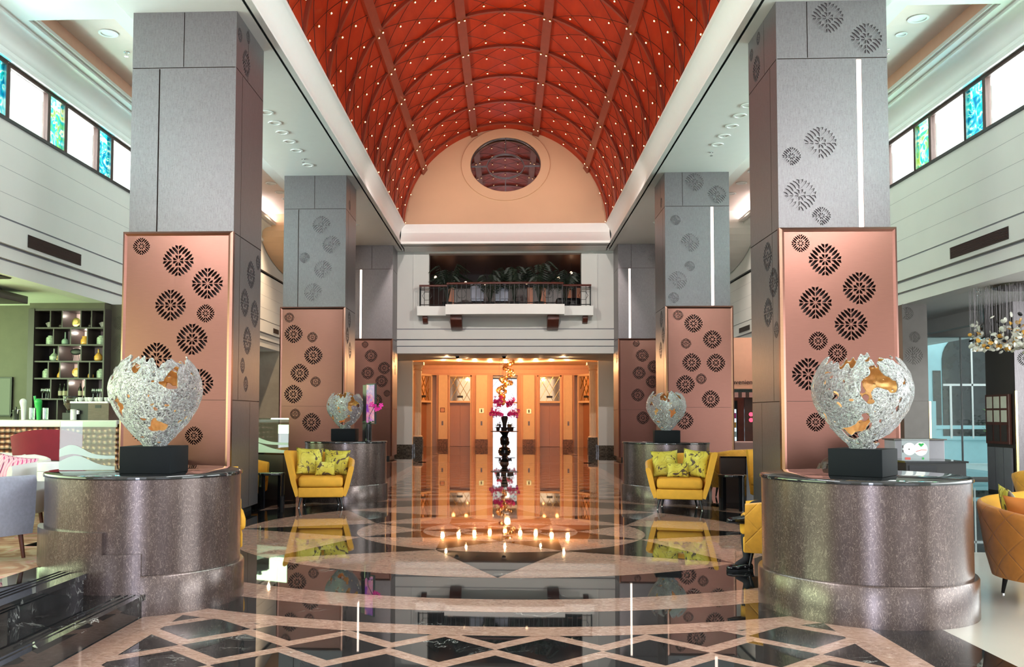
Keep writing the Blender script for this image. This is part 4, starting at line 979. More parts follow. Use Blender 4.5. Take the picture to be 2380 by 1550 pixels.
def palm(x, y, z, h, n, label):
    t = thing('potted_palm', label, 'plant', (x, y, z), 0, 'palms behind the balcony rail')
    M = MB(); M.lathe([(.14, 0), (.18, .30), (.19, .32)], n=16); M.build('pot', m_black, t, smooth=True)
    F_ = MB()
    for k in range(n):
        a = random.random()*6.28; L_ = .45+.5*random.random(); hh = h*(.65+.35*random.random())
        sp = [(.02*math.cos(a), .02*math.sin(a), .3), (.15*math.cos(a), .15*math.sin(a), hh*.7), (.5*L_*math.cos(a), .5*L_*math.sin(a), hh), (L_*math.cos(a), L_*math.sin(a), hh*.82)]
        F_.tube(sp, .008, 4)
        for i in range(14):
            q = i/13; b0, b1 = Vector(sp[1]).lerp(Vector(sp[2]), min(1, q*2)) if q < .5 else Vector(sp[2]).lerp(Vector(sp[3]), q*2-1), None
            for sd in (-1, 1):
                d = Vector((math.cos(a+sd*1.1), math.sin(a+sd*1.1), -.35))*.26*(1-.5*q)
                F_.add([b0, b0+d*.5+Vector((0, 0, .015)), b0+d, b0+d*.5-Vector((0, 0, .015))], [(0, 1, 2, 3)])
    F_.build('frond', m_dgreen, t)
random.seed(5)
for x, h, lb in ((-2.1, 1.75, 'leftmost'), (-0.55, 1.5, 'second from the left'), (0.35, 1.7, 'middle'), (1.25, 1.8, 'second from the right'), (2.2, 1.55, 'rightmost')):
    palm(x, 32.95, 5.3, h, 19, 'dark palm behind the balcony rail, the %s one' % lb)
for x, lb in ((-1.02, 'left'), (-.12, 'right')):
    t = thing('dining_chair', 'grey upholstered chair behind the balcony rail, the %s one' % lb, 'chair', (x, 33.6, 5.3), 0, 'chairs in the lounge')
    rbox(-.24, .24, -.22, .26, .40, .50).build('seat', m_grey, t, bevel=.03); M = MB(); M.prism([(-.25, -.28), (.25, -.28), (.25, -.22), (-.25, -.22)], .48, 1.05); M.build('backrest', m_grey, t, bevel=.03)
    for a in (-.2, .2):
        for b in (-.18, .2): M = MB(); M.tube([(a, b, .42), (a, b, 0)], .02, 6); M.build('leg', m_maho, t)
M = MB(); t = thing('lounge_sofa', 'dark sofa behind the balcony rail at the right end of the lounge', 'sofa', (2.35, 33.9, 5.3)); rbox(-.45, .45, -.35, .35, 0, .55).build('seat', m_black, t, bevel=.08)
for k, (x, z) in enumerate(((-2.75, 6.95), (-1.55, 6.72), (-.78, 6.68), (.02, 6.66), (.85, 6.70), (2.1, 6.90), (2.6, 7.1))):
    t = thing('globe_lamp', 'small glowing globe lamp hanging in the dark lounge behind the balcony', 'lamp', (x, 35.6, z), 0, 'lounge globe lamps')
    M = MB(); M.sphere((0, 0, 0), .055, 12); M.build('globe', m_bulb, t, smooth=True); M = MB(); M.tube([(0, 0, .05), (0, 0, 7.5-z)], .006, 5); M.build('cord', m_black, t)
# ---- vault lamps
psi, th = 0.046, 0.0473
fw = Vector((-math.sin(psi)*math.cos(th), math.cos(psi)*math.cos(th), math.sin(th))); rt = Vector((math.cos(psi), math.sin(psi), 0)); upv = rt.cross(fw)
def seen(p):
    d = Vector(p)-Vector((.0589, 0, 1.5)); z = d @ fw
    x, y = 1080+2112*(d @ rt)/z, 865-2112*(d @ upv)/z
    return -40 < x < 2420 and -25 < y < 560
M = MB(); M.lathe([(.012, 0), (.014, -.03), (.034, -.045), (.036, -.075), (.030, -.078)], n=10, mi=0); M.sphere((0, 0, -.078), .020, 10, 1, sz=1.1)
lamp0 = None; cnt = 0
for y in YA:
    for k in range(5):
        ac = (k-2)*2*A
        for u, tt in ((-1, 0), (0, 0), (1, 0), (-.5, .25), (.5, .25), (-1, .5), (0, .5), (1, .5), (-.5, .75), (.5, .75)):
            a = ac+A*.93*u; yy = y-PER*tt; p = vp(a, yy, VR-.06 if tt or abs(u) == 1 else VR-.075)
            if (abs(u) == 1 and tt) or yy < 11 or not seen(p) or cnt >= 300: continue
            if lamp0 is None:
                o = lamp0 = M.build('vault_lamp', [m_brass, m_bulb], None, smooth=True)
                tag(o, 'tiny glowing brass lamp on the red barrel vault', 'lamp', 'tiny lamps dotted over the red vault')
            else: o = lamp0.copy(); COL.objects.link(o)
            o.location = p; o.rotation_euler = (0, a, 0); cnt += 1
# ================================================================== LEFT: BAR AND LOUNGE
M = MB(); M.box(-12.9, -9.48, 18.1, 18.5, .32, 3.72); M.box(-9.48, -7.95, 18.35, 18.5, .32, 3.72); M.box(-9.48, -7.95, 17.7, 18.4, 3.60, 3.72); struct(M.build('wall_left', [m_olive]))
M = MB(); M.box(-7.95, -7.45, 18.0, 18.5, .32, 3.72)
pc = [(p, .02, 0) for r in ((-7.76, 3.34, .14), (-7.72, 2.92, .19), (-7.7, 2.3, .15)) for p in rosette(*r)]
cutface(M, (0, 17.99, 0), (1, 0, 0), (0, 0, 1), (0, -1, 0), -7.95, -7.45, .32, 3.72, pc, .02, 0, 1)
struct(M.build('wall_left', [m_olive, m_cut]))
M = MB(); M.box(-12.95, -8.2, 29.0, 29.3, 0, 3.72); M.box(-13.2, -12.9, -6, -2.2, .3, 3.72); M.box(-13.2, -12.9, 12.2, 29, .3, 3.72); M.box(-13, -5.6, 31.6, 31.9, 0, 3.72); struct(M.build('wall_left', [m_lwall]))
M = MB(); M.box(-10.2, -9.0, 14.2, 15.2, 3.68, 3.72); struct(M.build('trim_5', m_ceil_greencast))
for (x0, x1, y0, y1, lb) in ((-8.6, -8.02, 13.9, 14.4, 'black slot in the green-lit ceiling over the bar, at the left photo edge'), ):
    t = thing('air_vent', lb, 'air vent', ((x0+x1)/2, (y0+y1)/2, 3.715)); M = MB(); M.box(-.29, .29, -.25, .25, -.01, .004); M.build('backing', m_black, t); M = MB(); [M.box(-.27, .27, -.22+.09*i, -.2+.09*i, -.016, -.01) for i in range(6)]; M.build('louvre', m_bronze, t)
t = thing('ceiling_projector_panel', 'flat grey box hanging from the green-lit bar ceiling at the left edge', 'ceiling panel', (-9.2, 15.6, 3.50)); M = MB(); M.box(-.7, .55, -.55, .5, 0, .14); M.build('casing', m_greymetal, t, bevel=.01); M = MB(); M.tube([(-.2, 0, .14), (-.2, 0, .22)], .03); M.tube([(.3, 0, .14), (.3, 0, .22)], .03); M.build('hanger', m_black, t)
# shelf unit
ZS = [3.23, 2.89, 2.56, 2.22, 1.81]; xl, xr = -9.36, -7.96
t = thing('display_shelf', 'tall dark open shelf unit of offset niches behind the bar', 'shelf', (-8.66, 17.7, .32), 0)
ox, oy, oz = -8.66, 17.7, .32
def bx(M, x0, x1, y0, y1, z0, z1, mi=0): M.box(x0-ox, x1-ox, y0-oy, y1-oy, z0-oz, z1-oz, mi)
M = MB(); bx(M, -9.48, xl, 17.66, 18.34, .32, 3.60); bx(M, xr, xr+.03, 17.68, 18.34, .32, 3.60); bx(M, xl, xr, 17.68, 18.34, 3.56, 3.60); M.build('frame', m_brown, t)
M = MB(); bx(M, -9.36, -8.97, 18.28, 18.34, .32, 3.56); M.build('back_panel', m_brown, t)
M = MB(); bx(M, -8.97, xr, 18.28, 18.34, .32, 3.56); M.build('pale_mirror_back', m_pinkp, t)  # pale paint stands in for the bright reflection in a mirror back
for z in ZS: M = MB(); bx(M, xl, xr, 17.69, 18.28, z-.03, z); M.build('shelf_board', m_brown, t)
ROW = [(3.56, 3.23, (-9.05, -8.81, -8.43, -8.21)), (3.20, 2.89, (-8.98, -8.63, -8.29)), (2.86, 2.56, (-8.87, -8.41)), (2.53, 2.22, (-9.07, -8.83, -8.46, -8.23)), (2.19, 1.81, (-9.01, -8.66, -8.31)), (1.78, .32, (-8.87,))]
for zt, zb, xs in ROW:
    for x in xs: M = MB(); bx(M, x-.012, x+.012, 17.70, 18.28, zb, zt); M.build('divider', m_brown, t)
def item(name, label, cat, loc, parts, group=None, rz=0):
    t = thing(name, label, cat, loc, rz, group)
    for nm, mat, fn in parts:
        M = MB(); fn(M); M.build(nm, mat, t, smooth=True)
    return t
JAR = [(.075, 0), (.085, .01), (.085, .13), (.07, .155), (.045, .16)]
for x, z, lb in ((-9.11, 2.891, 'green and white lidded jar on the second shelf, left end'), (-8.07, 2.891, 'green and white lidded jar on the second shelf, right end'), (-9.17, 2.221, 'green and white lidded jar on the fourth shelf, left end'), (-8.06, 2.221, 'green and white lidded jar on the fourth shelf, right end')):
    item('porcelain_jar', lb, 'jar', (x, 17.85, z), [('body', m_gjar, lambda M: M.lathe(JAR, n=20)), ('lid', m_gjar, lambda M: M.lathe([(.05, .16), (.05, .18), (.03, .185), (.012, .19)], n=16))], 'lidded jars on the bar shelves')
item('bottle_vase', 'pale celadon bottle vase with long neck on the second shelf', 'vase', (-8.81, 17.85, 2.891), [('body', m_celadon, lambda M: M.lathe([(.05, 0), (.07, .02), (.07, .08), (.05, .11), (.014, .13), (.011, .25), (.013, .255)], n=20))])
item('amber_jar', 'orange amber glass jar on the second shelf', 'jar', (-8.40, 17.85, 2.891), [('body', m_amber, lambda M: M.lathe([(.08, 0), (.088, .02), (.088, .09), (.06, .13), (.06, .165), (.066, .17)], n=20))])
for x, z, h, lb in ((-8.89, 3.231, .14, 'squat dark bottle vase on the top shelf'), (-8.29, 3.231, .21, 'tall dark bottle vase on the top shelf')):
    item('dark_vase', lb, 'vase', (x, 17.85, z), [('body', m_brown, lambda M, h=h: M.lathe([(.045, 0), (.06, .02), (.06, .05), (.03, .08), (.012, .10), (.010, h), (.013, h+.005)], n=18))])
for x, lb in ((-9.16, 'open fan shaped book at the left end of the top shelf'), (-8.06, 'open fan shaped book at the right end of the top shelf')):
    item('open_book', lb, 'book', (x, 17.88, 3.231), [('pages', m_paper, lambda M: M.add([(-.08, 0, .10), (-.01, -.04, .01), (.09, 0, .08), (.06, .05, .13), (-.05, .05, .13), (-.08, .01, .09), (-.01, -.03, 0), (.09, .01, .07), (.06, .06, .12), (-.05, .06, .12)], [(0, 1, 2, 3, 4), (5, 9, 8, 7, 6), (0, 5, 6, 1), (1, 6, 7, 2), (2, 7, 8, 3), (3, 8, 9, 4), (4, 9, 5, 0)])), ('stand', m_black, lambda M: M.box(-.03, .03, -.03, .05, 0, .012))])
def plate(label, x, z, mat, mat2): 
    def d(M): M.lathe([(.001, 0), (.085, 0), (.09, .012), (.06, .02), (.001, .022)], n=28); M.xf(T(0, 0, .115) @ Matrix.Rotation(PI/2-.1, 4, 'X'))
    def e(M): M.lathe([(.001, .022), (.05, .022), (.045, .028), (.001, .03)], n=18); M.xf(T(0, -.0, .115) @ Matrix.Rotation(PI/2-.1, 4, 'X'))
    item('display_plate', label, 'plate', (x, 17.85, z), [('plate', mat, d), ('plate_center', mat2, e), ('stand', m_black, lambda M: (M.box(-.06, .06, -.03, .05, 0, .012), M.box(-.05, .05, .02, .04, .012, .10)))])
plate('gold filigree disc on a stand in the middle of the top shelf', -8.59, 3.231, m_brass, m_gold); plate('gold medallion disc on a stand in the middle of the fourth shelf', -8.56, 2.221, m_amber, m_gold)
item('coral_disc', 'oval black fan coral on thin legs on the third shelf', 'ornament', (-8.58, 17.85, 2.561), [('coral', m_black, lambda M: M.sphere((0, 0, .19), .09, 20, sz=.75, sx=1.35, sy=.25)), ('legs', m_black, lambda M: [M.tube([(q*.05, 0, .13), (q*.07, 0, 0)], .004, 5) for q in (-1, 1)])])
item('demijohn', 'green glass demijohn bottle on the third shelf', 'bottle', (-9.03, 17.85, 2.561), [('body', m_gjar, lambda M: M.lathe([(.05, 0), (.085, .03), (.09, .09), (.05, .14), (.016, .17), (.014, .24), (.018, .25)], n=20))])
item('demijohn', 'amber glass demijohn bottle on the third shelf', 'bottle', (-8.12, 17.85, 2.561), [('body', m_amber, lambda M: M.lathe([(.05, 0), (.082, .03), (.085, .09), (.05, .14), (.018, .17), (.016, .23), (.022, .24)], n=20))])
item('figurine', 'small brown figurine beside the green demijohn', 'figurine', (-8.94, 17.82, 2.561), [('body', m_gold, lambda M: (M.sphere((0, 0, .035), .033, 12), M.sphere((0, 0, .085), .022, 10), M.tube([(0, 0, .1), (.01, 0, .15)], .008)))])
for x, lb in ((-8.90, 'red and gold rooster decanter left of the gold medallion'), (-8.27, 'amber decanter right of the gold medallion')):
    item('decanter', lb, 'decanter', (x, 17.85, 2.221), [('body', m_amber, lambda M: M.lathe([(.045, 0), (.06, .02), (.055, .07), (.025, .12), (.018, .17), (.024, .19)], n=16)), ('stopper', m_red if 'red' in lb else m_gold, lambda M: M.sphere((0, 0, .205), .022, 10))])
WB = [(.036, 0), (.038, .005), (.038, .19), (.03, .22), (.013, .25), (.012, .30), (.014, .305)]
for x, lb in ((-8.88, 'wine bottle with cream label, first from the left on the fifth shelf'), (-8.79, 'wine bottle with cream label, second from the left on the fifth shelf'), (-8.70, 'wine bottle with cream label, third from the left on the fifth shelf'), (-8.47, 'wine bottle, fourth from the left on the fifth shelf'), (-8.37, 'wine bottle, fifth from the left on the fifth shelf')):
    item('wine_bottle', lb, 'bottle', (x, 17.83, 1.811), [('glass', m_bottle, lambda M: M.lathe(WB, n=16)), ('label_sticker', m_label, lambda M: M.lathe([(.0385, .06), (.0387, .062), (.0387, .15), (.0385, .152)], n=16))], 'wine bottles on the fifth shelf')
for k, x in enumerate((-9.23, -9.17, -9.11, -9.05, -8.19, -8.12, -8.05)):
    item('wine_glass', 'stemmed wine glass in the group of %s on the fifth shelf' % ('four at the left' if k < 4 else 'three at the right'), 'glass', (x, 17.80+.03*(k % 2), 1.811), [('bowl', m_clear, lambda M: M.lathe([(.004, .10), (.025, .115), (.034, .15), (.028, .20)], n=14)), ('stem', m_clear, lambda M: M.lathe([(.03, 0), (.03, .004), (.005, .01), (.004, .10)], n=12))], 'wine glasses at the left' if k < 4 else 'wine glasses at the right')
# bar counter
t = thing('bar_counter', 'long bar with white top and copper scale tile front', 'bar', (-8.5, 15.2, .32))
M = MB(); M.box(-4.2, 2.26, -.72, .35, 1.02, 1.08); M.box(-4.2, 2.26, -.74, -.70, .97, 1.08); M.build('counter_top', m_trimw, t, bevel=.01); M = MB(); M.box(-4.2, 2.2, -.45, .3, 0, 1.02); M.build('tiled_front', m_hex, t); M = MB(); M.box(-4.2, 2.2, -.5, .3, 0, .10); M.build('kick_plate', m_black, t)
zc = 1.401
item('french_press', 'small black french press on the bar', 'coffee press', (-8.16, 14.9, zc), [('body', m_bottle, lambda M: M.lathe([(.05, 0), (.05, .14), (.054, .145)])), ('lid', m_black, lambda M: M.lathe([(.056, .145), (.05, .165), (.012, .17), (.012, .21), (.02, .215)])), ('handle', m_black, lambda M: M.tube([(-.05, 0, .12), (-.09, 0, .11), (-.09, 0, .04), (-.05, 0, .03)], .008))])
def tap(M): M.tube([(0, 0, 0), (0, 0, .2), (0, -.02, .30)], [.035, .045, .058], 14); M.sphere((0, -.02, .30), .058, 14)
item('beer_tap', 'tall white beer tap on the bar', 'beer tap', (-8.0, 14.85, zc), [('tower', m_cup, tap), ('spout', m_chrome, lambda M: M.tube([(-.05, 0, .18), (-.09, -.02, .17), (-.09, -.03, .10)], .01))])
item('beer_tap', 'bright green beer tap on the bar', 'beer tap', (-7.74, 14.85, zc), [('tower', m_tapg, tap), ('spout', m_tapg, lambda M: M.tube([(-.05, 0, .20), (-.07, 0, .34), (-.08, 0, .40)], .02))])
for x, lb in ((-7.86, 'clear glass carafe left of the green beer tap'), (-7.63, 'stack of clear tumblers right of the green beer tap')):
    item('glass_tumbler', lb, 'glass', (x, 14.85, zc), [('glass', m_clear, lambda M: M.lathe([(.035, 0), (.045, .01), (.048, .20), (.04, .20), (.035, .015)], n=16))])
item('coffee_grinder', 'coffee grinder with a hopper of beans on the bar', 'coffee grinder', (-7.26, 14.95, zc), [('base', m_black, lambda M: (M.box(-.08, .08, -.1, .1, 0, .12), M.lathe([(.05, .12), (.06, .16)]))), ('hopper', m_clear, lambda M: M.lathe([(.04, .16), (.10, .26), (.11, .38)], n=20)), ('beans', m_beans, lambda M: M.lathe([(.035, .165), (.092, .262), (.094, .28), (.001, .285)], n=20)), ('hopper_lid', m_black, lambda M: M.lathe([(.112, .38), (.11, .40), (.001, .405)], n=20))])
item('espresso_machine', 'large espresso machine with a wooden side panel on the bar', 'coffee machine', (-6.86, 15.1, zc), [('body', m_black, lambda M: M.box(-.33, -.02, -.28, .22, 0, .28)), ('side_panel', m_wood, lambda M: M.box(-.02, .33, -.30, .22, 0, .28)), ('cup_tray', m_cup, lambda M: M.box(-.34, .30, -.28, .22, .28, .31)), ('name_plate', m_black, lambda M: M.box(.10, .20, -.306, -.30, .20, .25)), ('group_head', m_chrome, lambda M: M.cyl((-.18, -.32, .10), .035, .06))])
pcup = None
for k in range(7):
    loc = (-7.10+.085*k, 14.98+.05*(k % 2), zc+.311)
    if pcup is None: pcup = item('coffee_cup', 'white china cup on top of the espresso machine', 'cup', loc, [('cup', m_cup, lambda M: M.lathe([(.022, 0), (.04, .03), (.042, .07), (.038, .07), (.034, .03), (.001, .01)], n=16)), ('handle', m_cup, lambda M: M.tube([(.04, 0, .055), (.058, 0, .05), (.056, 0, .025), (.038, 0, .02)], .005, 6))], 'white cups on the espresso machine')
    else: dup(pcup, loc, k)
item('canister', 'white canister beside the coffee grinder', 'canister', (-7.10, 14.75, zc), [('body', m_cup, lambda M: M.lathe([(.045, 0), (.05, .005), (.05, .15), (.04, .16)], n=18)), ('lid', m_cup, lambda M: M.lathe([(.052, .155), (.05, .175), (.001, .18)], n=18))])
t = thing('wall_monitor', 'dark wall screen at the left photo edge beyond the bar', 'screen', (-10.1, 18.05, 1.9)); M = MB(); M.box(-.7, .1, 0, .05, -.45, .35); M.build('bezel', m_black, t); M = MB(); M.box(-.67, .07, -.004, 0, -.42, .32); M.build('display', m_lacq, t)
# lounge chairs on the raised floor
def lounge(name, label, loc, rz, mshell, mseat, h, leg=m_maho, A=(.34, .40), B=(.30, .36)):
    t = thing(name, label, 'chair', loc, rz, 'lounge chairs by the bar')
    chair_shell(*h, zb=.20, A0=A[0], A1=A[1], B0=B[0], B1=B[1], yf=-.30, th=.07).build('shell', [mshell, mseat], t, smooth=True, ang=60)
    rbox(-.27, .27, -.34, .20, .28, .44).build('seat_cushion', mseat, t, bevel=.04)
    for x, y in ((-.24, -.24), (.24, -.24), (-.22, .24), (.22, .24)):
        M = MB(); M.tube([(x, y, .24), (x*1.1, y*1.1, 0)], [.022, .016], 8); M.build('leg', leg, t)
    return t
lounge('tub_chair', 'grey blue tub chair with dark legs at the left photo edge', (-4.25, 7.22, .322), math.radians(155), m_grey, m_grey, (.68, .68, .66))
wc = lounge('tub_chair', 'off-white tub chair holding the magenta cushion', (-4.95, 8.9, .322), math.radians(-20), m_wfab, m_wfab, (.70, .76, .68), A=(.40, .46))
lounge('tub_chair', 'second off-white tub chair peeking behind the magenta cushion', (-5.75, 9.9, .322), math.radians(20), m_wfab, m_wfab, (.70, .74, .70), A=(.40, .46))
t = lounge('wing_chair', 'crimson velvet chair with brown shell in front of the bar', (-5.38, 10.55, .322), math.radians(-150), m_brown, m_red, (.62, .66, .62))
M = MB(); n = 12
for i in range(n+1):
    a = PI*(.12+.76*i/n); M.v += [(.36*math.cos(a), .05+.30*math.sin(a), .5), (.42*math.cos(a), .06+.36*math.sin(a), 1.0-.10*abs(math.cos(a))**3), (.38*math.cos(a), .02+.32*math.sin(a), 1.0-.10*abs(math.cos(a))**3), (.32*math.cos(a), .01+.26*math.sin(a), .5)]
for i in range(n):
    for q in range(4): M.f.append((4*i+q, 4*i+(q+1) % 4, 4*i+4+(q+1) % 4, 4*i+4+q)); M.m.append(0)
M.f += [(0, 1, 2, 3), (4*n+3, 4*n+2, 4*n+1, 4*n)]; M.m += [0, 0]
M.build('high_back', m_red, t, smooth=True)
pillow('magenta geometric patterned cushion on the off-white tub chair', on(wc, .06, -.02, .44, 0.1, -.35, .1), .50, .34, m_hexc, .13, 'cushion', 'lounge cushions')
# low walls behind the drums
def lowwall(label, pts, h, mat, z0=0.0, topm=None, th=.10):
    t = thing('low_partition', label, 'partition', (pts[0][0], pts[0][1], z0), 0, 'low partition walls'); M = MB(); N_ = MB()
    ox_, oy_ = pts[0]
    for (x0, y0), (x1, y1) in zip(pts, pts[1:]):
        d = Vector((y0-y1, x1-x0)).normalized()*th/2; q = [(x0-d.x-ox_, y0-d.y-oy_), (x1-d.x-ox_, y1-d.y-oy_), (x1+d.x-ox_, y1+d.y-oy_), (x0+d.x-ox_, y0+d.y-oy_)]
        M.prism(q, 0, h-.03); N_.prism(q, h-.03, h)
    M.build('panel', mat, t); N_.build('cap', topm or m_top, t); return t
lowwall('dark olive low partition running back from the left foreground drum', [(-3.66, 7.98), (-4.25, 8.45), (-4.32, 10.5), (-4.5, 12.7)], .86, m_olive)
lowwall('dark low partition running back from the right foreground drum', [(3.62, 7.93), (4.12, 8.3), (4.32, 9.4), (4.5, 12.55)], .88, m_greymetal)
lowwall('black low partition beside the drum behind the left armchair', [(-3.66, 15.9), (-3.85, 15.95), (-5.2, 16.6)], .82, m_brown, 0, m_lacq)
lowwall('black low partition beside the drum behind the right armchair', [(3.78, 16.1), (4.2, 16.1), (5.4, 16.7)], .80, m_brown, 0, m_lacq)
def swoosh(M, w, h, y):
    for (a, b, c, d) in ((.08, .34, .30, .05), (.52, .30, .50, .0)):
        top = []; bot = []
        for i in range(17):
            u = i/16; top.append((u*w-w/2, b*h+a*h*.5*math.sin(PI*u*.9+.5)+.02*h)); bot.append((u*w-w/2, d*h+c*h*.35*math.sin(PI*u*.8)))
        for i in range(16): M.add([(top[i][0], y, top[i][1]), (top[i+1][0], y, top[i+1][1]), (bot[i+1][0], y, bot[i+1][1]), (bot[i][0], y, bot[i][1])], [(0, 1, 2, 3)])
def screenglass(label, loc, rz, w, h):
    t = thing('etched_glass_screen', label, 'glass screen', loc, rz, 'etched glass screens'); M = MB(); M.box(-w/2, w/2, -.006, .006, .001, h); M.build('glass_sheet', m_cglass, t)
    M = MB()
    n = 24
    for i in range(n):
        u0, u1 = i/n, (i+1)/n
        f1 = lambda u: h*(.30+.22*math.exp(-((u-.22)/.3)**2)); f0 = lambda u: h*(.235+.10*math.exp(-((u-.25)/.25)**2)); g1 = lambda u: h*(.08+.22*math.exp(-((u-.30)/.34)**2))
        X = lambda u: u*w-w/2
        M.quad((X(u0), -.008, f0(u0)+.03*h*0), (X(u1), -.008, f0(u1)), (X(u1), -.008, f1(u1)), (X(u0), -.008, f1(u0)))
        M.quad((X(u0), -.008, .004), (X(u1), -.008, .004), (X(u1), -.008, g1(u1)), (X(u0), -.008, g1(u0)))
    M.build('frosted_wave', m_frost, t); return t
screenglass('etched glass screen on the left foreground drum beside the egg', (-3.36, 7.30, 1.041), math.radians(8), .44, .40)
screenglass('etched glass screen above the black low partition on the left', (-4.30, 16.12, .82), math.radians(-24), 1.15, .62)
t = thing('two_tier_container', 'white two tier cylinder on the olive low partition at the left', 'container', (-4.34, 8.60, .861)); M = MB(); M.lathe([(.11, 0), (.11, .085), (.105, .09)], n=28); M.build('lower_tier', m_cup, t, smooth=True); M = MB(); M.lathe([(.11, .093), (.11, .17), (.095, .18)], n=28); M.build('upper_tier', m_cup, t, smooth=True)
# black lacquer side tables
def lacquer(label, loc, rz):
    t = thing('side_table', label, 'side table', loc, rz, 'black lacquer side tables'); M = MB(); M.prism([(.22*math.cos(a), .22*math.sin(a)) for a in [2*PI*i/28 for i in range(28)]], .53, .57); M.build('tabletop', m_lacq, t, bevel=.008)
    for s in (-1, 1):
        M = MB(); P = [(s*(.21*math.cos(a)), .21*math.sin(a)) for a in [(-.9+1.8*i/10) for i in range(11)]]; Q = [(s*(.17*math.cos(a)), .17*math.sin(a)) for a in [(.9-1.8*i/10) for i in range(11)]]
        M.prism(P+Q if s > 0 else (P+Q)[::-1], 0, .53); M.build('leg_panel', m_lacq, t, smooth=True)
lacquer('black lacquer side table left of the left yellow armchair', (-3.72, 14.55, 0), .3); lacquer('black lacquer side table right of the right yellow armchair', (3.66, 14.75, 0), -.3)
# display stand with an orchid on the left far drum
t = thing('display_screen', 'slim upright screen with a purple picture beside the far left egg', 'screen', (-2.45, 16.32, 1.041), math.radians(-38)); M = MB(); M.box(-.10, .10, -.02, .02, 0, 1.0); M.build('stand', m_greymetal, t); M = MB(); M.box(.03, .26, -.06, -.02, .30, 1.02); M.build('casing', m_black, t); M = MB(); M.box(.045, .245, -.066, -.06, .32, 1.0); M.build('picture', screen_mat(), t)
t = thing('orchid_vase', 'black vase with a single magenta orchid on the far left drum', 'flowers', (-2.37, 15.93, 1.041)); M = MB(); M.lathe([(.055, 0), (.06, .30), (.05, .30), (.05, .02)], n=18); M.build('vase', m_lacq, t, smooth=True)
M = MB(); M.tube([(0, 0, .25), (.02, 0, .45), (.10, 0, .60), (.20, 0, .60)], .006, 6); [M.add([(0, 0, .29), (d*.5, .03, .36), (d, 0, .33), (d*.5, -.03, .33)], [(0, 1, 2, 3)]) for d in (-.12, .14, .05)]; M.build('stem', m_green, t)
random.seed(8); M = MB(); [flower(M, (.04+.026*i, random.uniform(-.02, .02), .60+.05*math.sin(i)), .05) for i in range(8)]; M.build('orchid_bloom', m_mag, t)

# ================================================================== RIGHT: GLASS WALL, SHOP, STREET
M = MB(); M.box(7.90, 8.36, 18.3, 18.8, 0, 3.72); pc = [(p, .02, 0) for r in ((7.97, 3.54, .13), (8.11, 3.07, .11), (8.08, 2.70, .18)) for p in rosette(*r)]; pc += [(rc(7.92, 8.34, 1.80, 1.81), .01, 1)]
cutface(M, (0, 18.29, 0), (1, 0, 0), (0, 0, 1), (0, -1, 0), 7.88, 8.36, 0, 3.72, pc, .02, 0, 1); struct(M.build('wall_right', [m_greymetal, m_cut])); M = MB(); M.box(8.36, 8.40, 18.28, 18.8, .1, 1.8); struct(M.build('trim_6', m_brass))
M = MB(); M.box(9.80, 11.5, 17.9, 18.95, 0, 3.72, 1); pc = [(p, .02, 0) for r in ((10.0, 2.62, .15), (10.4, 3.2, .18)) for p in rosette(*r)]
cutface(M, (0, 17.885, 0), (1, 0, 0), (0, 0, 1), (0, -1, 0), 9.80, 11.5, 0, 3.72, pc, .02, 0, 1); M.box(9.79, 9.83, 17.87, 17.9, .1, 2.0, 2); struct(M.build('wall_right', [m_shaft, m_brown, m_brass]))
M = MB()
for x in (8.5, 9.75, 11.0, 12.25): M.box(x, x+.02, 22.40, 22.46, 0, 3.42)
M.box(8.4, 12.8, 22.38, 22.48, 0, .06); g = struct(M.build('window_92', m_trimw)); M = MB(); M.box(8.4, 12.8, 22.42, 22.432, .06, 3.42); M.build('pane', m_pane, g)
M = MB(); M.box(7.9, 8.3, 18.8, 25.6, 0, 3.72); M.box(12.8, 13.2, -6, -1, 0, 3.72); M.box(12.8, 13.2, 14.5, 22.6, 0, 3.72); M.box(8.3, 8.5, 22.3, 26.2, 0, 3.72); struct(M.build('wall_right', m_white))
# menu frame on the pier
t = thing('menu_frame', 'dark wooden menu frame with six lit pages on the pier beside the glass wall', 'menu board', (9.785, 18.42, 1.42), 0)
M = MB(); M.box(-.06, 0, -.42, .42, -.45, .52); M.build('frame', m_maho, t)
for i in range(3):
    for j in range(2): M = MB(); M.box(-.066, -.058, -.36+.26*i, -.16+.26*i, -.02+.27*j, .21+.27*j); M.build('page', m_paper, t)
for i in range(3): M = MB(); M.box(-.07, -.058, -.36+.26*i, -.16+.26*i, -.40, -.08); M.build('drawer_panel', m_brown, t)
t = thing('wall_cladding', 'grey ribbed panel below the menu frame', 'panel', (9.77, 18.42, .05)); M = MB(); [M.box(-.02, .01, -.45+.3*i, -.17+.3*i, 0, .85) for i in range(3)]; M.build('panel', m_greyd, t)
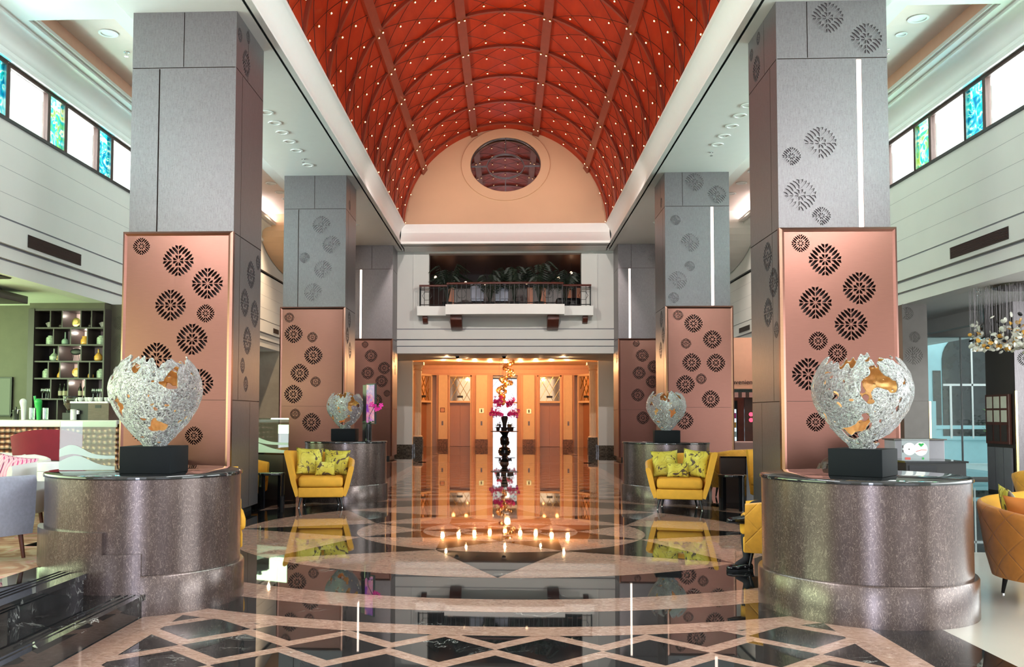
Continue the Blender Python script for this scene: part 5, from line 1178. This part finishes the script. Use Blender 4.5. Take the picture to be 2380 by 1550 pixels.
# petal chandelier
t = thing('petal_chandelier', 'chandelier of white and amber glass petals on many fine wires at the right', 'chandelier', (8.80, 15.6, 3.72)); random.seed(21)
M = MB(); M.lathe([(.52, 0), (.52, -.04), (.48, -.05)], n=48); M.build('canopy', m_greymetal, t, smooth=True)
W = MB(); rest = MB()
for k in range(560):
    r = .88*math.sqrt(random.random()); a = random.random()*6.283; x, y = r*math.cos(a), r*math.sin(a)*.9
    low = -1.12+.05*random.random(); z = low+(abs(random.gauss(0, .20)) if random.random() < .8 else random.random()*.55)
    if k % 3 == 0: W.tube([(x, y, -.05), (x, y, z)], .0025, 3, cap=False)
    mi = 0 if random.random() < .62 else (1 if random.random() < .6 else 2); R = .036+.020*random.random()
    Mx = T(x, y, z, random.random()*6, random.random()*3, random.random()*3); P = MB(); P.sphere((0, 0, 0), R, 8, 0, sz=.3, sy=.75); P.xf(Mx)
    if k < 90: P.build('glass_petal', (m_wglass, m_amber, m_black)[mi], t, smooth=True)
    else: P.m = [mi]*len(P.f); o_ = len(rest.v); rest.v += P.v; rest.f += [tuple(i+o_ for i in q) for q in P.f]; rest.m += P.m
o = rest.build('glass_petals', [m_wglass, m_amber, m_black], t, smooth=True); o['kind'] = 'stuff'
W.build('wire', m_shaft, t)
# exterior
M = MB(); M.box(6, 30, 29.9, 30.2, -.1, 0); M.box(8.4, 30, 22.6, 34, -.12, -.05); struct(M.build('floor', flat('pale_pavement', (.55, .68, .68), .6)))
t = thing('street_building', 'pale blue building with an arched dark window outside the glass wall', 'building', (16, 31.5, 0))
M = MB(); M.box(-7, 9, -1.2, -.8, 0, 8); [M.box(-7, 9, -1.26, -1.2, z, z+.12) for z in (.75, 1.1, 4.9)]; M.build('wall', m_sky, t)
M = MB(); P = [(-1.75, .8), (-.3, .8), (-.3, 3.4)]+[(-1.02+.72*math.cos(a), 3.4+.75*math.sin(a)) for a in [PI*i/12 for i in range(1, 12)]]+[(-1.75, 3.4)]
M.ext_y(P, -1.23, -1.19); M.build('arched_window', m_dglass, t); M = MB(); M.box(-1.75, -.3, -1.27, -1.22, 2.5, 2.57); M.box(-1.55, -1.48, -1.27, -1.22, .8, 2.5); M.box(-.85, -.80, -1.27, -1.22, .8, 4.1); M.build('window_frame', m_trimw, t)
for x in (-2.05, .6): M = MB(); M.box(x, x+.25, -1.23, -1.19, 1.1, 3.0); M.build('narrow_window', m_dglass, t)
M = MB(); M.box(-2.6, -2.1, -1.5, -1.2, .3, 2.0); M.build('planter_box', m_sky, t)
random.seed(9); M = MB()
for i in range(240):
    x, y, z = random.gauss(-.4, .22), -2.1+max(-.3,min(.3,random.gauss(0, .15))), .75+abs(random.gauss(0, .35)); d = .16; a = random.random()*6.28; M.add([(x, y, z), (x+d*.5*math.cos(a)-.03, y, z+d*.5), (x+d*math.cos(a), y+d*math.sin(a), z+d*.4), (x+d*.5*math.cos(a)+.03, y, z+d*.3)], [(0, 1, 2, 3)])
t = thing('garden_shrub', 'green shrub in front of the arched window outside', 'shrub', (16, 31.5, 0)); M.build('foliage', flat('bright_leaf', (.16, .36, .08), .5, var=.4), t); M = MB(); M.tube([(-.4, -2.1, 0), (-.4, -2.1, .9)], .04); M.build('stem', m_maho, t)
# cabinets and acrylic sign behind the right drum
t = thing('low_cabinet', 'black low cabinet behind the right foreground drum', 'cabinet', (4.92, 10.7, 0)); M = MB(); M.box(-.36, .30, -.2, .45, .05, .98); M.build('body', m_black, t); M = MB(); M.box(-.38, .32, -.22, .47, .98, 1.0); M.build('cabinet_top', m_lacq, t); M = MB(); M.box(-.33, -.03, -.212, -.2, .1, .95); M.build('door', m_lacq, t)
t = thing('grey_lectern', 'grey panel box standing behind the acrylic sign', 'lectern', (5.15, 11.6, 0)); rbox(-.30, .30, -.12, .2, 0, 1.21).build('body', m_greyd, t, bevel=.01); M = MB(); M.box(-.32, .32, -.14, .22, 1.21, 1.225); M.build('lectern_top', m_greymetal, t)
t = thing('acrylic_sign', 'clear acrylic sign with two white circles and a green leaf on the black cabinet', 'sign', (4.72, 10.62, 1.001)); M = MB(); M.box(-.155, .155, -.004, .004, 0, .245); M.build('acrylic_sheet', m_clear, t)
def dsk(M, x, z, r, y, n=28): M.add([(x+r*math.cos(2*PI*i/n), y, z+r*math.sin(2*PI*i/n)) for i in range(n)], [tuple(range(n))])
M = MB(); dsk(M, -.07, .13, .072, -.0055); dsk(M, .055, .13, .078, -.006); M.build('white_circle', m_cup, t); M = MB(); dsk(M, .06, .175, .018, -.0075, 10); dsk(M, .08, .185, .012, -.0075, 10); dsk(M, .042, .185, .012, -.0075, 10); M.box(.07, .09, -.0075, -.007, .01, .035); M.build('green_leaf', m_tapg, t)
M = MB(); M.box(-.12, -.06, -.0075, -.006, .008, .035); M.tube([(.0, -.008, .10), (.06, -.008, .12), (.12, -.008, .118)], .003, 5); M.build('red_mark', flat('sign_red', (.65, .12, .10), .5), t)
M = MB(); [M.box(-.148, -.138, -.0075, -.006, .09+.05*i, .12+.05*i) for i in range(2)]; dsk(M, -.075, .128, .008, -.0075, 8); M.build('black_mark', m_ink, t)
# convenience shop beyond the right columns
M = MB(); M.box(5.5, 8.3, 26.0, 26.3, 2.25, 3.72, 0); M.box(5.5, 8.3, 25.96, 26.0, 2.25, 2.30, 0); M.box(5.5, 8.3, 28.6, 28.8, 0, 3.72, 1); M.box(5.5, 5.7, 26.3, 28.6, 0, 3.72, 1); struct(M.build('wall_right', [m_peach2, m_maho]))
cu = bpy.data.curves.new('lettering', 'FONT'); cu.body = 'Convenience'; cu.size = .185; cu.extrude = .005; cu.align_x = 'CENTER'
tmp = bpy.data.objects.new('lettering', cu); COL.objects.link(tmp); dg = bpy.context.evaluated_depsgraph_get(); me = bpy.data.meshes.new_from_object(tmp.evaluated_get(dg)); bpy.data.objects.remove(tmp)
sg = bpy.data.objects.new('shop_sign', me); COL.objects.link(sg); me.materials.clear(); me.materials.append(m_ink); sg.location = (6.68, 25.985, 2.40); sg.rotation_euler = (PI/2, 0, 0); tag(sg, 'dark Convenience lettering on the pink wall between the right columns', 'sign')
t = thing('shop_awning', 'striped awning under the Convenience sign', 'awning', (6.7, 25.955, 2.02)); M = MB(); [M.box(-1.1+.2*i, -1.0+.2*i, -.35, 0, 0, .14, 0) for i in range(11)]; [M.box(-1.0+.2*i, -.9+.2*i, -.35, 0, 0, .14, 1) for i in range(11)]; M.build('striped_cloth', [m_rose, m_bronze], t); M = MB(); M.box(-1.1, 1.1, -.1, 0, .14, .24); M.build('awning_board', m_dglass, t)
t = thing('drinks_fridge', 'lit drinks fridge inside the shop', 'fridge', (6.52, 26.9, 0)); M = MB(); M.box(-.28, .28, 0, .5, 0, 1.95); M.build('cabinet', m_black, t); M = MB(); M.box(-.24, .24, -.01, 0, .55, 1.7); M.build('lit_door', emit('fridge_light', (.62, .85, 1), 1.3), t)
for i in range(4): M = MB(); [M.cyl((-.2+.08*k, -.05, .62+.27*i), .028, .16, 8) for k in range(6)]; M.build('drink_row', (m_tapg, m_cup, m_amber, m_mag)[i], t)
t = thing('shop_door', 'dark wooden shop door with a red neon sign', 'door', (7.02, 26.2, 0)); M = MB(); M.box(-.2, .35, 0, .06, 0, 2.02); M.build('door_leaf', m_maho, t); M = MB(); [dsk(M, -.02, 1.55-.16*i, .06, -.01) for i in range(2)]; M.build('neon_sign', emit('neon_red', (1, .08, .16), 1.6), t); M = MB(); M.tube([(.1, -.03, .95), (.1, -.03, 1.2)], .015); M.build('handle', m_chrome, t)
t = thing('pink_sofa', 'dusty pink sofa back beyond the right far drum', 'sofa', (6.15, 23.4, 0)); rbox(-.55, .55, -.08, .12, .18, .86).build('backrest', m_rose, t, bevel=.05); rbox(-.55, .55, .1, .8, .18, .45).build('seat', m_rose, t, bevel=.05)
for x in (-.45, .45):
    for y in (0, .7): M = MB(); M.tube([(x, y, .2), (x, y, 0)], .025, 8); M.build('leg', m_black, t)

# ================================================================== PERSON
def person():
    J = {'pelvis': (2.86, 9.28, .60), 'waist': (2.97, 9.28, .70), 'chest': (3.10, 9.28, .80), 'neck': (3.20, 9.28, .89), 'skull0': (3.25, 9.28, .94), 'skull': (3.29, 9.28, .985),
         'hipR': (2.78, 9.19, .58), 'kneeR': (2.45, 9.14, .50), 'shinR': (2.40, 9.08, .32), 'ankR': (2.40, 9.05, .11), 'toeR': (2.28, 9.01, .05),
         'hipL': (2.80, 9.38, .60), 'kneeL': (2.54, 9.30, .60), 'shinL': (2.48, 9.18, .56), 'ankL': (2.42, 9.07, .49), 'toeL': (2.29, 9.03, .478),
         'shR': (3.12, 9.10, .83), 'elR': (2.95, 9.00, .66), 'wrR': (2.82, 9.13, .76), 'hdR': (2.77, 9.17, .80), 'shL': (3.12, 9.46, .83), 'elL': (2.95, 9.56, .66), 'wrL': (2.82, 9.41, .76), 'hdL': (2.77, 9.37, .80)}
    Rr = {'pelvis': .13, 'waist': .12, 'chest': .125, 'neck': .05, 'skull0': .075, 'skull': .07, 'hipR': .09, 'kneeR': .062, 'shinR': .055, 'ankR': .036, 'toeR': .03, 'hipL': .09, 'kneeL': .062, 'shinL': .055, 'ankL': .036, 'toeL': .03, 'shR': .065, 'elR': .042, 'wrR': .028, 'hdR': .03, 'shL': .065, 'elL': .042, 'wrL': .028, 'hdL': .03}
    E = [('pelvis', 'waist'), ('waist', 'chest'), ('chest', 'neck'), ('neck', 'skull0'), ('skull0', 'skull')]
    for s in 'RL': E += [('pelvis', 'hip'+s), ('hip'+s, 'knee'+s), ('knee'+s, 'shin'+s), ('shin'+s, 'ank'+s), ('ank'+s, 'toe'+s), ('chest', 'sh'+s), ('sh'+s, 'el'+s), ('el'+s, 'wr'+s), ('wr'+s, 'hd'+s)]
    for s, sg in (('R', 1), ('L', -1)):
        h = Vector(J['hd'+s])
        for k in range(4):
            b = h+Vector((-.015, sg*(.024-.016*k), .012)); J['f%s%d0' % (s, k)] = tuple(b); J['f%s%d1' % (s, k)] = tuple(b+Vector((-.035, sg*.004, .022))); J['f%s%d2' % (s, k)] = tuple(b+Vector((-.045, sg*.01, .055-.006*abs(k-1))))
            for q in range(3): Rr['f%s%d%d' % (s, k, q)] = .0085-.001*q
            E += [('hd'+s, 'f%s%d0' % (s, k)), ('f%s%d0' % (s, k), 'f%s%d1' % (s, k)), ('f%s%d1' % (s, k), 'f%s%d2' % (s, k))]
        J['t%s0' % s] = tuple(h+Vector((.005, sg*.03, .02))); J['t%s1' % s] = tuple(h+Vector((-.02, sg*.035, .055))); Rr['t%s0' % s] = .01; Rr['t%s1' % s] = .008; E += [('hd'+s, 't%s0' % s), ('t%s0' % s, 't%s1' % s)]
    names = list(J); me = bpy.data.meshes.new('person'); me.from_pydata([J[n_] for n_ in names], [(names.index(a), names.index(b)) for a, b in E], [])
    o = bpy.data.objects.new('person', me); COL.objects.link(o); o.modifiers.new('skin', 'SKIN')
    for i, n_ in enumerate(names): me.skin_vertices[0].data[i].radius = (Rr[n_],)*2; me.skin_vertices[0].data[i].use_root = (n_ == 'pelvis')
    sb = o.modifiers.new('sub', 'SUBSURF'); sb.levels = 2; sb.render_levels = 2
    dg = bpy.context.evaluated_depsgraph_get(); dg.update(); nm = bpy.data.meshes.new_from_object(o.evaluated_get(dg)); o.modifiers.clear(); o.data = nm; nm.name = 'person'
    nm.materials.clear(); nm.materials.append(m_cloth); nm.materials.append(m_skin)
    for p in nm.polygons:
        c = p.center; p.use_smooth = True
        p.material_index = 1 if (c.z > .915 and c.x > 3.14) or (c.x < 2.835 and c.x > 2.62 and .74 < c.z) else 0
    tag(o, 'person in black trousers and shoes sitting in the armchair behind the right foreground drum', 'person')
    random.seed(4); hx, hy, hz = 3.295, 9.28, .99
    H = MB(); H.sphere((hx+.01, hy, hz), .108, 20, sz=.98, sy=.95)
    for k in range(18):
        a = -2.5+5.0*k/17; q = 1+.08*math.sin(k*2.3)
        H.tube([(hx+.08*math.cos(a), hy+.08*math.sin(a), hz+.03), (hx+.112*q*math.cos(a), hy+.11*math.sin(a), hz-.04), (hx+.11*q*math.cos(a+.1), hy+.11*math.sin(a), hz-.09), (hx+.12*q*math.cos(a), hy+.11*math.sin(a), hz-.14)], [.03, .028, .022, .008], 6)
    H.build('hair', m_hair, o, smooth=True)
    M = MB()
    for sg in (-1, 1): M.sphere((hx-.088, hy+sg*.03, hz-.05), .010, 8)
    M.build('eye', m_cup, o); M = MB(); M.sphere((hx-.105, hy, hz-.075), .013, 8, sz=1.4); M.tube([(hx-.09, hy-.02, hz-.10), (hx-.094, hy, hz-.102), (hx-.09, hy+.02, hz-.10)], .005, 6)
    for sg in (-1, 1): M.sphere((hx+.0, hy+sg*.078, hz-.06), .016, 8, sz=1.5)
    M.build('face_features', m_skin, o, smooth=True)
    def shoe(h, t_, up, label):
        h, t_ = Vector(h), Vector(t_); d = (t_-h).normalized(); side = d.cross(up).normalized(); S = MB(); n = 12; L_ = .265
        sec = [(0, .030, .035), (.05, .036, .05), (.09, .036, .055), (.13, .036, .045), (.18, .044, .036), (.23, .040, .030), (L_, .018, .018)]
        for u, w_, hh in sec:
            for i in range(n):
                a = 2*PI*i/n; S.v.append(tuple(h+d*u+side*w_*math.cos(a)+up*(max(-.012, hh*math.sin(a))+.012)))
        k = len(sec); S.f = [(j*n+i, j*n+(i+1) % n, (j+1)*n+(i+1) % n, (j+1)*n+i) for j in range(k-1) for i in range(n)]+[tuple(range(n))[::-1], tuple(range((k-1)*n, k*n))]; S.m = [0]*len(S.f)
        ob = S.build('shoe', m_lacq, o, smooth=True, ang=180)
        W_ = MB(); 
        for j in range(3): p = h+d*(.10+.025*j)+up*(.065-.012*j); W_.tube([p-side*.025, p+up*.006, p+side*.025], .003, 5)
        W_.build('laces', m_black, ob); B = MB(); B.add([tuple(h+d*u+side*sw*w_*1.05-up*z_) for z_ in (0.001, .014) for u, w_, _ in (sec[0], sec[2], sec[4], sec[6]) for sw in (-1, 1)], [(0, 1, 3, 2), (2, 3, 5, 4), (4, 5, 7, 6), (8, 10, 11, 9), (10, 12, 13, 11), (12, 14, 15, 13), (0, 2, 10, 8), (2, 4, 12, 10), (4, 6, 14, 12), (1, 9, 11, 3), (3, 11, 13, 5), (5, 13, 15, 7), (0, 8, 9, 1), (6, 7, 15, 14)]); B.build('sole', m_black, ob)
    shoe((2.45, 9.065, .018), (2.24, 9.0, .018), Vector((0, 0, 1)), ''); shoe((2.46, 9.085, .46), (2.22, 9.01, .475), Vector((0.07, 0, .997)).normalized(), '')
person()
# ---- wall behind the camera with the glazed entrance
M = MB(); M.box(-13.2, -5.6, -6.4, -6.0, 3.72, 8.3); M.box(5.6, 13.2, -6.4, -6.0, 3.72, 8.3); M.box(-5.6, -2.7, -6.4, -6.0, 0, 8.3); M.box(2.7, 5.6, -6.4, -6.0, 0, 8.3); M.box(-2.7, 2.7, -6.4, -6.0, 6.1, 8.3); struct(M.build('wall_back', m_white))
